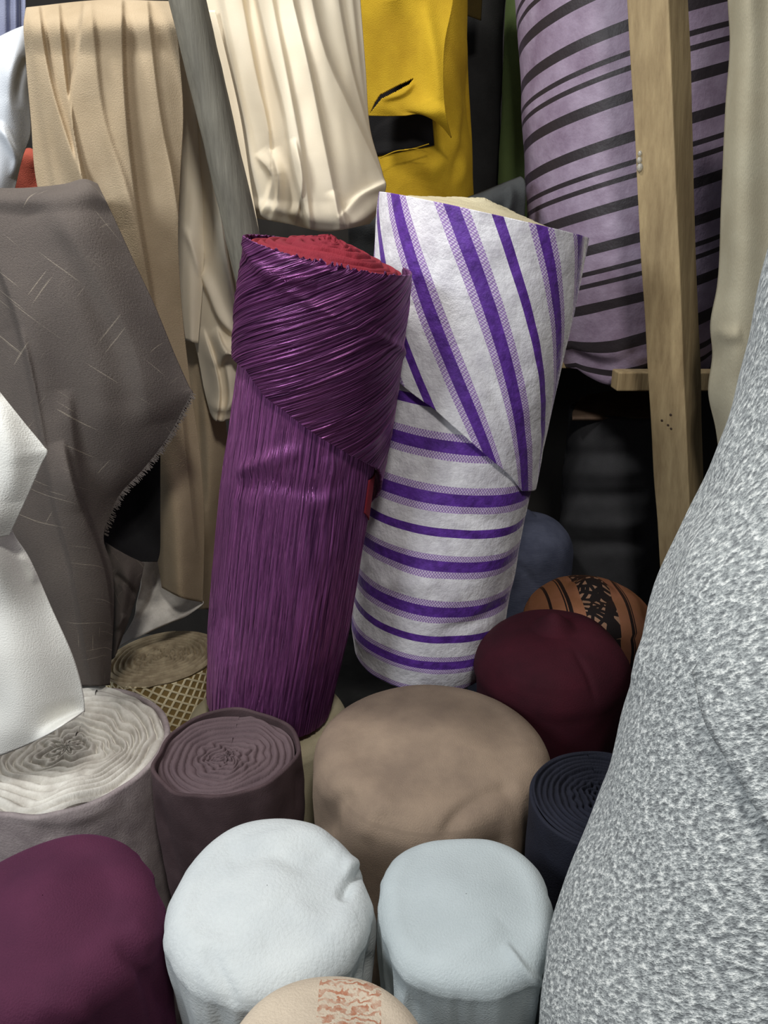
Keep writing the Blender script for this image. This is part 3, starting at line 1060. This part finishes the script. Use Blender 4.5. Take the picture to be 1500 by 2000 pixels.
# olive offcut hanging over the black roll
o = drape('cloth_offcut', [[(855, -60, 2.12), (905, -60, 2.10), (944, -60, 2.14)], [(855, 0, 2.12), (905, 0, 2.10), (942, 0, 2.14)],
                           [(858, 20, 2.12), (905, 28, 2.10), (940, 40, 2.14)]], M['olive'], nu=30, nv=24)
tag(o, 'dark olive cloth corner hanging over the black roll', 'cloth')
# charcoal folded cloth lying at the foot of the green roll
o = drape('folded_cloth', [[(895, 392, 1.89), (960, 366, 1.89), (1016, 344, 1.89)], [(895, 392, 1.86), (960, 372, 1.85), (1022, 348, 1.86)],
                           [(895, 450, 1.85), (960, 450, 1.84), (1024, 440, 1.85)], [(895, 560, 1.85), (960, 560, 1.84), (1024, 560, 1.85)],
                           [(895, 716, 1.86), (960, 716, 1.85), (1024, 716, 1.86)]], M['charcoal'], nu=40, nv=40, amp=0.008, freq=14, solid=0.006,
          creases=[([(990, 350), (1000, 390), (985, 430)], 8, 8, 0.012)])
tag(o, 'charcoal cloth bundled at the foot of the green roll', 'cloth')

# yellow roll with cut flap
YR = shelf_roll(812, 2.02, lambda v: np.interp(np.asarray(v), [-.1, 0, .25, .75, 1.1], [.158, .158, .154, .114, .108]), None, None)
yel = thing('fabric_roll', YR.B, 'bright yellow roll with a torn flap hanging over it', 'fabric roll')
YR.dome('yellow_wrap', M['yellow'], yel, fillet=0.02, amp=0.004, freq=6, seed=7, nth=160, nh=90, ncap=12,
        creases=[([(905, 120), (915, 220), (900, 300), (880, 372)], 10, 14, -0.010), ([(790, 320), (850, 330), (870, 300)], 14, 14, 0.008),
                 ([(890, 250), (905, 320), (890, 372)], 14, 10, 0.008)])
patch = [(x, y) for x in np.linspace(715, 846, 26) for y in (0,)]
PX = np.linspace(0, 1, 26)[None, :]; PY = np.linspace(0, 1, 20)[:, None]
gx = 718 + (838 + 10 * PY - 718) * PX; gy = 140 + (308 - 24 * PX - 140) * PY
HV = np.zeros((20, 26, 3))
for i in range(20):
    for j in range(26):
        a_, h_ = YR.hit(gx[i, j], gy[i, j], 0.004)
        HV[i, j] = YR.pt(a_, h_, float(YR.rad(h_ / YR.L)) + 0.004)
grid_obj('dark_lining', HV, np.stack([gx * .001, gy * .001], -1), M['lining'], yel, None, True, 0.001)
tf = drape('torn_flap', [[(700, -60, 1.84), (800, -60, 1.80), (888, -60, 1.85)],
                    [(704, 0, 1.84), (800, 0, 1.80), (885, 0, 1.81)],
                    [(710, 90, 1.84), (800, 90, 1.80), (868, 92, 1.79)],
                    [(712, 170, 1.84), (800, 180, 1.80), (868, 195, 1.79)],
                    [(716, 212, 1.84), (790, 215, 1.80), (873, 235, 1.79)],
                    [(720, 226, 1.84), (760, 227, 1.82), (790, 226, 1.80), (815, 223, 1.80), (845, 234, 1.81), (865, 250, 1.82), (881, 270, 1.83)]],
      M['yellow'], yel, nu=150, nv=150, amp=0.004, solid=0.0025, hole=[(723, 221), (732, 200), (742, 185), (770, 170), (809, 152), (800, 164), (775, 178), (745, 193)],
      creases=[([(770, 0), (790, 90), (830, 200)], 20, 30, -0.010), ([(830, 0), (850, 120), (860, 230)], 14, 14, 0.010), ([(745, 195), (790, 180), (810, 160)], 6, 10, 0.006)])


def tube(name, pts, r, mat, parent=None, base=None, n=8, k=40):
    pts = np.array(pts, float)
    sg = np.linalg.norm(np.diff(pts, axis=0), axis=1); t = np.concatenate([[0], np.cumsum(sg)]); t /= t[-1]
    c = cr_at(pts, t, np.linspace(0, 1, k))
    tg = np.gradient(c, axis=0); tg /= np.linalg.norm(tg, axis=1, keepdims=True)
    up = np.array([0.13, 0.9, 0.3])
    a = np.cross(tg, up); a /= np.linalg.norm(a, axis=1, keepdims=True); b_ = np.cross(tg, a)
    th = np.linspace(0, 2 * math.pi, n + 1)
    V = c[:, None] + r * (a[:, None] * np.cos(th)[None, :, None] + b_[:, None] * np.sin(th)[None, :, None])
    U = np.stack([np.broadcast_to(th[None] * r, V.shape[:2]), np.broadcast_to(np.linspace(0, 1, k)[:, None], V.shape[:2])], -1)
    return grid_obj(name, V, U, mat, parent, base)


tube('loose_thread', [at(742, 309, 1.85), at(775, 295, 1.845), at(800, 292, 1.84), at(838, 281, 1.845)], 0.0012, M['yellow'], tf, np.array(yel.location))
tube('loose_thread', [at(790, 292, 1.845), at(815, 291, 1.83), at(835, 297, 1.84)], 0.0007, M['yellow'], tf, np.array(yel.location))

# ------------------------------------------------------------------ dark rolls under the shelf
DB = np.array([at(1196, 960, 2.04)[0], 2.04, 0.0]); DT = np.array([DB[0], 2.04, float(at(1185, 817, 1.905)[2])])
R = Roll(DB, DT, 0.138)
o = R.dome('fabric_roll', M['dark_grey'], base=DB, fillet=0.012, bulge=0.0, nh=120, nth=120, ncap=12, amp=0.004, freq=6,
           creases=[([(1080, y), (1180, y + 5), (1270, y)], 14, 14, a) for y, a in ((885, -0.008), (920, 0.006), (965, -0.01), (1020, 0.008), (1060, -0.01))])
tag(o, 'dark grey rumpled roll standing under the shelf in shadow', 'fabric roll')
o = drape('folded_cloth', [[(1135, 775, 2.14), (1200, 762, 2.15), (1270, 764, 2.15)], [(1125, 792, 2.05), (1200, 780, 2.06), (1275, 782, 2.06)],
                           [(1118, 806, 1.97), (1200, 800, 1.97), (1275, 800, 1.97)], [(1118, 816, 1.935), (1200, 816, 1.92), (1275, 816, 1.92)]], M['brown_cloth'], nu=40, nv=24, amp=0.004, solid=0.008)
tag(o, 'umber cloth folded on top of the dark grey roll under the shelf', 'cloth')

# ------------------------------------------------------------------ hanging cloths
# sage linen at the right
sage = drape('hanging_cloth', [[(1420, -80, 1.42), (1440, -80, 1.36), (1500, -80, 1.33), (1600, -80, 1.34)],
                               [(1421, 0, 1.42), (1440, 0, 1.36), (1500, 0, 1.33), (1600, 0, 1.34)],
                               [(1425, 80, 1.42), (1444, 80, 1.36), (1500, 80, 1.33), (1600, 80, 1.34)],
                               [(1417, 200, 1.42), (1438, 200, 1.36), (1500, 200, 1.33), (1600, 200, 1.34)],
                               [(1408, 400, 1.42), (1430, 400, 1.36), (1500, 400, 1.33), (1600, 400, 1.34)],
                               [(1400, 560, 1.42), (1425, 560, 1.36), (1500, 560, 1.33), (1600, 560, 1.34)],
                               [(1387, 635, 1.42), (1415, 635, 1.36), (1500, 635, 1.33), (1600, 635, 1.34)],
                               [(1391, 690, 1.42), (1415, 690, 1.36), (1500, 690, 1.33), (1600, 690, 1.34)],
                               [(1383, 765, 1.42), (1415, 765, 1.36), (1500, 765, 1.33), (1600, 765, 1.34)],
                               [(1398, 840, 1.42), (1425, 840, 1.36), (1500, 840, 1.33), (1600, 840, 1.34)],
                               [(1410, 980, 1.42), (1430, 980, 1.36), (1500, 980, 1.33), (1600, 980, 1.34)]], M['sage'], nu=60, nv=140, amp=0.006, freq=7, seed=4, solid=0.004,
             creases=[([(1395, 640), (1420, 655), (1450, 650)], 14, 14, 0.008), ([(1440, 0), (1436, 300), (1430, 560)], 12, 12, 0.004)])
tag(sage, 'sage beige linen cloth hanging right of the timber post', 'cloth')

# cream cloth right of the pole (gathered, tucked under at the bottom)
Yc = 1.66
cream = drape('hanging_cloth', [[(380, -90, Yc), (470, -90, Yc - .04), (600, -90, Yc - .06), (698, -90, Yc)],
                                [(390, 0, Yc), (480, 0, Yc - .04), (600, 0, Yc - .06), (704, 0, Yc)],
                                [(412, 100, Yc), (500, 100, Yc - .05), (620, 100, Yc - .07), (714, 130, Yc)],
                                [(440, 220, Yc), (520, 210, Yc - .06), (640, 220, Yc - .08), (723, 250, Yc)],
                                [(460, 320, Yc), (540, 320, Yc - .07), (650, 320, Yc - .10), (748, 340, Yc)],
                                [(480, 380, Yc), (560, 390, Yc - .07), (660, 390, Yc - .10), (753, 372, Yc)],
                                [(488, 410, Yc), (560, 424, Yc - .06), (650, 440, Yc - .09), (700, 436, Yc - .08), (738, 415, Yc)],
                                [(495, 425, Yc + .03), (560, 437, Yc - .02), (640, 452, Yc - .05), (682, 446, Yc - .05), (720, 438, Yc + .02)],
                                [(500, 420, Yc + .10), (560, 428, Yc + .06), (640, 438, Yc + .04), (690, 430, Yc + .04), (715, 424, Yc + .08)]],
              M['cream'], nu=200, nv=200, amp=0.006, freq=9, seed=6, solid=0.0018,
              creases=[([(440, -400), (496, -40), (530, 110), (560, 230), (570, 300), (606, 450), (620, 600)], 5, 34, 0.030),
                       ([(500, -400), (524, -40), (562, 160), (588, 300), (606, 450), (620, 600)], 26, 6, 0.016),
                       ([(520, -400), (562, -40), (606, 150), (628, 260), (656, 400), (680, 560)], 40, 6, 0.024),
                       ([(540, -400), (600, -40), (640, 120), (682, 210), (745, 345), (800, 480)], 40, 6, 0.022),
                       ([(620, -400), (655, -40), (688, 140), (712, 230), (740, 330)], 26, 4, 0.016),
                       ([(650, -400), (684, -40), (704, 140), (720, 260)], 12, 4, 0.008),
                       ([(400, -400), (432, -40), (456, 80), (490, 230), (515, 330)], 10, 34, 0.024),
                       ([(430, -400), (466, -40), (500, 150), (524, 260), (524, 380)], 30, 5, 0.016),
                       ([(500, 300), (531, 345), (522, 390), (500, 440)], 5, 20, 0.022), ([(530, 290), (545, 350), (538, 410), (520, 450)], 6, 16, 0.016),
                       ([(575, 270), (590, 350), (572, 450)], 16, 4, 0.016),
                       ([(660, 430), (700, 385), (770, 350)], 14, 5, 0.014), ([(655, 370), (670, 420), (684, 470)], 16, 4, 0.014)])
tag(cream, 'cream satin cloth gathered above the purple roll, right of the pole', 'cloth')

# cream cloth left of the pole
Yd = 1.62
cl = thing('hanging_cloth', at(430, 820, Yd), 'cream cloth hanging in folds between tan cloth and pole', 'cloth')
drape('drape', [[(336, 20, Yd), (370, 20, Yd), (420, 20, Yd)], [(345, 100, Yd), (380, 100, Yd), (440, 100, Yd)],
                [(358, 230, Yd), (400, 230, Yd - .02), (470, 230, Yd)], [(352, 360, Yd), (410, 360, Yd - .03), (490, 360, Yd)],
                [(350, 480, Yd), (420, 480, Yd - .04), (510, 480, Yd)], [(362, 600, Yd), (430, 600, Yd - .04), (520, 600, Yd)],
                [(385, 690, Yd), (440, 690, Yd - .04), (520, 690, Yd)], [(398, 760, Yd), (440, 760, Yd - .04), (520, 760, Yd)],
                [(410, 806, Yd), (418, 820, Yd - .03), (455, 820, Yd - .03), (520, 815, Yd)]], M['cream'], cl, nu=110, nv=170, amp=0.005, freq=10, seed=9, solid=0.0018,
      creases=[([(380, 100), (404, 280), (428, 420), (452, 560), (478, 690)], 26, 4, 0.022), ([(396, 200), (420, 360), (446, 480), (490, 660)], 4, 26, 0.018),
               ([(385, 520), (408, 575), (430, 625), (470, 665)], 4, 16, 0.020), ([(420, 640), (446, 690), (470, 700), (500, 660)], 14, 4, 0.026),
               ([(425, 720), (445, 690), (485, 735)], 4, 16, 0.022), ([(395, 640), (428, 770), (414, 860)], 16, 4, 0.018),
               ([(440, 700), (448, 780), (432, 840)], 4, 14, 0.014), ([(405, 790), (440, 800), (470, 770)], 6, 12, 0.012)])
drape('hem_strip', [[(339, 20, Yd - .02), (345, 20, Yd - .025), (362, 30, Yd - .015)], [(342, 110, Yd - .025), (360, 110, Yd - .03), (382, 120, Yd - .02)], [(356, 220, Yd - .03), (378, 220, Yd - .035), (398, 240, Yd - .02)], [(348, 400, Yd - .03), (375, 400, Yd - .045), (402, 400, Yd - .03)],
                    [(346, 450, Yd - .03), (372, 450, Yd - .05), (400, 460, Yd - .03)], [(350, 560, Yd - .03), (372, 560, Yd - .05), (396, 560, Yd - .035)],
                    [(362, 664, Yd - .03), (374, 668, Yd - .045), (387, 671, Yd - .035)]], M['cream'], cl, nu=40, nv=100, amp=0.004, freq=10, seed=10, solid=0.0018,
      creases=[([(356, 440), (375, 480), (392, 540)], 7, 7, 0.008)])

# weathered pole
pb = at(482, 500, 1.435); ptp = at(352, -60, 1.415)
R = Roll(pb + (pb - ptp) * 0.62, ptp + (ptp - pb) * 0.25, 0.0298)
o = R.dome('wooden_pole', M['pole'], base=R.B, fillet=0.004, nth=40, nh=80, ncap=6, amp=0.002, freq=9)
tag(o, 'weathered grey wooden pole slanting in front of the cream cloth', 'pole')

# tan cloth
Yt = 1.48
tan = thing('hanging_cloth', at(350, 1200, Yt), 'tan felt cloth draped in long folds with a whitish turned hem', 'cloth')
drape('drape', [[(62, 40, Yt + .16), (190, 30, Yt + .16), (336, 30, Yt + .16)],
                [(52, 14, Yt + .06), (190, 0, Yt + .06), (338, 2, Yt + .06)],
                [(47, 35, Yt + .01), (190, 25, Yt - .01), (342, 25, Yt + .01)],
                [(50, 110, Yt), (190, 110, Yt - .03), (350, 100, Yt)],
                [(60, 230, Yt), (200, 230, Yt - .04), (358, 220, Yt)],
                [(72, 360, Yt), (220, 360, Yt - .04), (352, 350, Yt)],
                [(110, 480, Yt), (250, 480, Yt - .04), (348, 470, Yt)],
                [(160, 620, Yt), (270, 620, Yt - .04), (357, 620, Yt)],
                [(220, 760, Yt), (300, 760, Yt - .04), (376, 780, Yt)],
                [(270, 880, Yt), (320, 880, Yt - .04), (390, 880, Yt)],
                [(290, 960, Yt), (335, 960, Yt - .05), (397, 970, Yt)],
                [(304, 1070, Yt), (345, 1070, Yt - .05), (399, 1070, Yt)],
                [(316, 1148, Yt), (350, 1166, Yt - .05), (396, 1177, Yt)]], M['tan'], tan, nu=170, nv=220, amp=0.004, freq=8, seed=12, solid=0.003,
      creases=[([(185, -260), (172, -60), (152, 120), (140, 205), (150, 290), (168, 380), (190, 460)], 5, 55, 0.030),
               ([(95, -260), (108, -60), (126, 150), (146, 280), (168, 370), (190, 450)], 30, 5, 0.020),
               ([(50, -260), (70, -20), (100, 170), (132, 275), (170, 380), (200, 470)], 26, 5, 0.022),
               ([(50, -20), (80, 200), (110, 370), (130, 480)], 8, 14, 0.012),
               ([(234, -260), (236, -40), (243, 200), (262, 380), (285, 530), (306, 660), (330, 800)], 45, 5, 0.026),
               ([(270, -260), (292, 60), (320, 270), (340, 370), (356, 480), (362, 600)], 34, 5, 0.020),
               ([(160, -220), (180, 60), (208, 260), (240, 350), (275, 480), (300, 600)], 20, 8, 0.010),
               ([(300, 60), (330, 280), (350, 440)], 6, 26, 0.010),
               ([(300, 860), (330, 1000), (352, 1240)], 30, 30, 0.020), ([(340, 700), (362, 880), (384, 1100)], 34, 6, 0.014)])
drape('side_drape', [[(345, 640, Yt + .20), (390, 640, Yt + .18), (420, 640, Yt + .20)], [(355, 740, Yt + .20), (395, 740, Yt + .17), (430, 740, Yt + .20)],
                     [(365, 850, Yt + .20), (405, 850, Yt + .16), (445, 870, Yt + .20)], [(370, 960, Yt + .20), (405, 960, Yt + .16), (438, 960, Yt + .20)],
                     [(375, 1080, Yt + .20), (395, 1080, Yt + .17), (418, 1080, Yt + .20)], [(380, 1190, Yt + .20), (396, 1190, Yt + .17), (412, 1190, Yt + .20)]],
      M['tan'], tan, nu=50, nv=120, amp=0.006, freq=9, seed=14, solid=0.003, creases=[([(385, 720), (390, 850), (400, 1000)], 8, 8, -0.014)])
drape('turned_hem', [[(272, 1098, Yt + .02), (300, 1092, Yt + .05), (330, 1100, Yt + .06), (360, 1110, Yt + .05)],
                     [(276, 1140, Yt), (300, 1140, Yt + .04), (340, 1150, Yt + .06), (372, 1160, Yt + .04)],
                     [(266, 1180, Yt - .02), (300, 1190, Yt - .01), (340, 1192, Yt), (397, 1178, Yt)],
                     [(262, 1205, Yt - .03), (285, 1218, Yt - .03), (320, 1215, Yt - .03), (370, 1200, Yt - .01)],
                     [(225, 1268, Yt - .05), (240, 1258, Yt - .05), (280, 1240, Yt - .04), (330, 1218, Yt - .02)]], M['tan_back'], tan, nu=70, nv=70, amp=0.003, freq=14, seed=15, solid=0.002,
      creases=[([(300, 1110), (295, 1170), (270, 1210)], 7, 7, -0.010)])

# slub cloth
Ys = 1.24
slub = thing('hanging_cloth', at(190, 1320, Ys), 'grey brown slub weave cloth hanging with a frayed pointed corner', 'cloth')
rows = [[(-90, 392, Ys + .16), (60, 392, Ys + .16), (186, 380, Ys + .16)],
        [(-90, 364, Ys + .06), (60, 366, Ys + .06), (125, 359, Ys + .06), (170, 350, Ys + .06), (190, 358, Ys + .07)],
        [(-90, 374, Ys + .02), (60, 376, Ys + .01), (130, 370, Ys + .01), (178, 362, Ys + .02), (198, 374, Ys + .03)],
        [(-90, 420, Ys), (60, 420, Ys - .01), (160, 415, Ys - .01), (218, 415, Ys + .02)],
        [(-90, 500, Ys), (80, 500, Ys - .02), (200, 500, Ys - .01), (257, 500, Ys + .02)],
        [(-90, 600, Ys), (100, 600, Ys - .03), (230, 600, Ys - .01), (304, 600, Ys + .02)],
        [(-90, 690, Ys), (120, 690, Ys - .03), (260, 700, Ys - .01), (345, 700, Ys + .03)],
        [(-90, 750, Ys), (130, 750, Ys - .03), (280, 756, Ys - .01), (371, 757, Ys + .03)],
        [(-90, 770, Ys), (130, 775, Ys - .03), (280, 782, Ys - .01), (377, 769, Ys + .03)],
        [(-90, 795, Ys), (130, 800, Ys - .03), (280, 806, Ys - .01), (366, 795, Ys + .03)],
        [(-90, 850, Ys), (120, 850, Ys - .03), (250, 860, Ys - .01), (332, 855, Ys + .03)],
        [(-90, 920, Ys), (100, 920, Ys - .03), (220, 930, Ys - .01), (284, 918, Ys + .03)],
        [(-80, 980, Ys), (90, 980, Ys - .03), (190, 985, Ys - .01), (238, 968, Ys + .02)],
        [(-60, 1050, Ys), (80, 1050, Ys - .03), (160, 1050, Ys - .02), (203, 1045, Ys)],
        [(-20, 1110, Ys), (90, 1110, Ys - .03), (170, 1110, Ys - .02), (219, 1108, Ys)],
        [(30, 1190, Ys), (120, 1190, Ys - .03), (180, 1190, Ys - .02), (223, 1190, Ys)],
        [(90, 1270, Ys), (150, 1270, Ys - .03), (190, 1270, Ys - .02), (219, 1265, Ys)],
        [(140, 1340, Ys), (170, 1340, Ys - .02), (195, 1340, Ys - .02), (215, 1338, Ys)]]
slub_drape = drape('drape', rows, M['slub'], slub, nu=180, nv=240, amp=0.006, freq=7, seed=22, solid=0.002,
      creases=[([(-40, 420), (40, 640), (65, 740), (85, 850), (110, 990), (140, 1100), (165, 1250), (190, 1400)], 6, 60, 0.030),
               ([(120, 860), (150, 965), (180, 1040), (205, 1120), (220, 1250)], 40, 5, 0.024),
               ([(90, 380), (205, 560), (262, 670), (300, 830)], 26, 70, 0.020),
               ([(60, 420), (150, 600), (190, 750), (200, 900)], 60, 40, 0.014),
               ([(130, 760), (146, 900), (165, 1000)], 30, 12, 0.010),
               ([(40, 640), (70, 800), (95, 960)], 40, 8, 0.010)])
drape('dark_lining', [[(215, 930, Ys + .12), (270, 900, Ys + .14), (312, 890, Ys + .12)], [(205, 1000, Ys + .10), (260, 1000, Ys + .14), (312, 1000, Ys + .12)],
                      [(205, 1060, Ys + .06), (255, 1072, Ys + .10), (312, 1080, Ys + .12)], [(222, 1078, Ys + .05), (262, 1094, Ys + .08), (308, 1096, Ys + .10)]],
      M['lining'], slub, nu=50, nv=50, amp=0.006, freq=12, seed=23, solid=0.002)
drape('under_fold', [[(205, 1060, Ys + .05), (250, 1085, Ys + .05), (282, 1100, Ys + .06)], [(215, 1130, Ys + .05), (250, 1130, Ys + .03), (276, 1130, Ys + .06)],
                     [(215, 1190, Ys + .05), (240, 1190, Ys + .03), (262, 1180, Ys + .06)], [(215, 1290, Ys + .05), (222, 1285, Ys + .04), (232, 1265, Ys + .05)]],
      M['slub'], slub, nu=50, nv=70, amp=0.010, freq=18, seed=24, solid=0.002, creases=[([(225, 1120), (250, 1145), (270, 1170)], 6, 6, -0.012), ([(225, 1230), (245, 1200)], 6, 6, 0.01)])

# white cloth lower left
Yw = 0.93
wh = thing('hanging_cloth', at(60, 1450, Yw), 'white cloth hanging in two layers over the taupe wound roll', 'cloth')
drape('upper_flap', [[(-120, 640, Yw - .02), (-60, 690, Yw - .02), (-40, 715, Yw - .02)], [(-120, 720, Yw - .03), (-40, 740, Yw - .03), (2, 768, Yw - .02)],
                     [(-120, 800, Yw - .03), (-10, 810, Yw - .035), (50, 828, Yw - .02)], [(-120, 870, Yw - .03), (10, 872, Yw - .04), (86, 872, Yw - .02)],
                     [(-120, 890, Yw - .03), (10, 892, Yw - .04), (93, 883, Yw - .02)], [(-120, 910, Yw - .03), (0, 915, Yw - .04), (82, 905, Yw - .02)],
                     [(-120, 960, Yw - .03), (-10, 965, Yw - .04), (58, 960, Yw - .02)], [(-120, 1010, Yw - .03), (-20, 1015, Yw - .04), (34, 1012, Yw - .02)],
                     [(-120, 1050, Yw - .02), (-30, 1055, Yw - .03), (18, 1046, Yw - .015)]], M['white'], wh, nu=80, nv=110, amp=0.004, freq=9, seed=31, solid=0.002,
      creases=[([(-10, 780), (20, 880), (30, 980)], 30, 30, 0.006)])
drape('lower_drape', [[(-120, 900, Yw + .05), (-30, 900, Yw + .01), (10, 930, Yw + .05)], [(-120, 1000, Yw + .05), (-30, 1000, Yw - .01), (22, 1030, Yw + .04)],
                      [(-120, 1090, Yw + .05), (-20, 1085, Yw - .02), (58, 1090, Yw + .04)], [(-120, 1190, Yw + .05), (0, 1190, Yw), (100, 1185, Yw + .04)],
                      [(-120, 1290, Yw + .02), (30, 1290, Yw - .01), (144, 1285, Yw + .04)], [(-120, 1370, Yw + .05), (40, 1375, Yw - .015), (163, 1355, Yw + .04)],
                      [(-120, 1440, Yw + .05), (-20, 1440, Yw - .01), (70, 1425, Yw - .01), (166, 1384, Yw + .04)],
                      [(-120, 1500, Yw + .05), (-40, 1488, Yw), (60, 1452, Yw - .01), (130, 1410, Yw - .01), (166, 1388, Yw + .04)]], M['white'], wh, nu=100, nv=130, amp=0.003, freq=8, seed=33, solid=0.002,
      creases=[([(40, 1080), (60, 1110), (70, 1140)], 9, 9, 0.006)])

# cloths at the far upper left
o = drape('hanging_cloth', [[(-90, 110, 1.62), (-20, 80, 1.58), (30, 56, 1.58), (60, 45, 1.62)], [(-90, 150, 1.60), (-10, 120, 1.52), (40, 100, 1.53), (60, 95, 1.6)],
                            [(-90, 220, 1.60), (-10, 200, 1.50), (40, 190, 1.53), (58, 190, 1.6)], [(-90, 290, 1.60), (-10, 270, 1.50), (30, 270, 1.52), (60, 262, 1.58)],
                            [(-90, 330, 1.60), (-10, 320, 1.50), (25, 315, 1.52), (45, 305, 1.56)], [(-90, 390, 1.60), (-10, 390, 1.50), (10, 385, 1.52), (28, 375, 1.54)]], M['grey_white'], nu=80, nv=90,
          amp=0.008, freq=10, seed=41, creases=[([(50, 110), (35, 180), (36, 210)], 8, 8, -0.02), ([(-5, 240), (20, 280), (34, 310), (28, 350)], 10, 8, 0.02)])
tag(o, 'whitish grey cloth hanging left of the tan cloth', 'cloth')
o = drape('hanging_cloth', [[(-90, -80, 1.9), (-20, -80, 1.88), (50, -80, 1.9)], [(-90, 60, 1.9), (-20, 60, 1.88), (50, 60, 1.9)], [(-90, 200, 1.9), (-20, 200, 1.88), (50, 200, 1.9)]],
          M['lilac_grey'], nu=60, nv=40, amp=0.01, freq=14, seed=43, creases=[([(18, -60), (20, 100)], 5, 5, -0.02), ([(38, -60), (39, 100)], 4, 4, -0.03)])
tag(o, 'lilac grey pleated cloth hanging behind the whitish cloth', 'cloth')
Rc = Roll(at(60, 420, 1.72), at(58, 296, 1.72), 0.036)
o = Rc.dome('fabric_roll', M['coral'], base=Rc.B, fillet=0.02, bulge=0.006, nth=60, nh=20, ncap=12, amp=0.003, freq=20)
tag(o, 'small coral red roll end peeking beside the tan cloth', 'fabric roll')

# charcoal cloth tucked under the yellow roll
o = drape('folded_cloth', [[(680, 405, 1.87), (720, 412, 1.86), (770, 420, 1.86)], [(680, 425, 1.84), (720, 430, 1.83), (770, 435, 1.83)],
                           [(680, 480, 1.84), (720, 480, 1.83), (770, 480, 1.83)], [(680, 600, 1.85), (720, 600, 1.84), (770, 600, 1.84)],
                           [(680, 716, 1.86), (720, 716, 1.86), (770, 716, 1.86)]], M['charcoal'], nu=30, nv=40, amp=0.006, freq=14, solid=0.006)
tag(o, 'charcoal cloth tucked between the cream cloth and the striped roll', 'cloth')

# frayed threads along the slub cloth's pointed corner
rng = np.random.default_rng(5)
ep = cr([(377, 769), (332, 855), (284, 918), (238, 968), (203, 1045)], 400)
TV, TF = [], []
for x, y in ep[rng.permutation(400)[:260]]:
    a0 = math.radians(rng.uniform(10, 80)); l_ = rng.uniform(3, 9)
    Y0 = Ys + 0.025 * np.clip((x - 200) / 130, 0, 1)
    p = [at(x - 4, y - 2, Y0), at(x + l_ * math.cos(a0), y + l_ * math.sin(a0), Y0 - rng.uniform(0, 0.006))]
    d_ = np.cross(p[1] - p[0], [0, 1, 0]); d_ /= np.linalg.norm(d_)
    b0 = len(TV)
    for q in p:
        for w_ in (d_ * 0.0005, -d_ * 0.0003 + np.array([0, 0.0006, 0]), -d_ * 0.0003 - np.array([0, 0.0006, 0])):
            TV.append(q + w_)
    TF += [(b0, b0 + 1, b0 + 4, b0 + 3), (b0 + 1, b0 + 2, b0 + 5, b0 + 4), (b0 + 2, b0, b0 + 3, b0 + 5)]
o = mesh_obj('frayed_edge', np.array(TV), TF, M['slub'], slub_drape, np.array(slub.location))
o['kind'] = 'stuff'
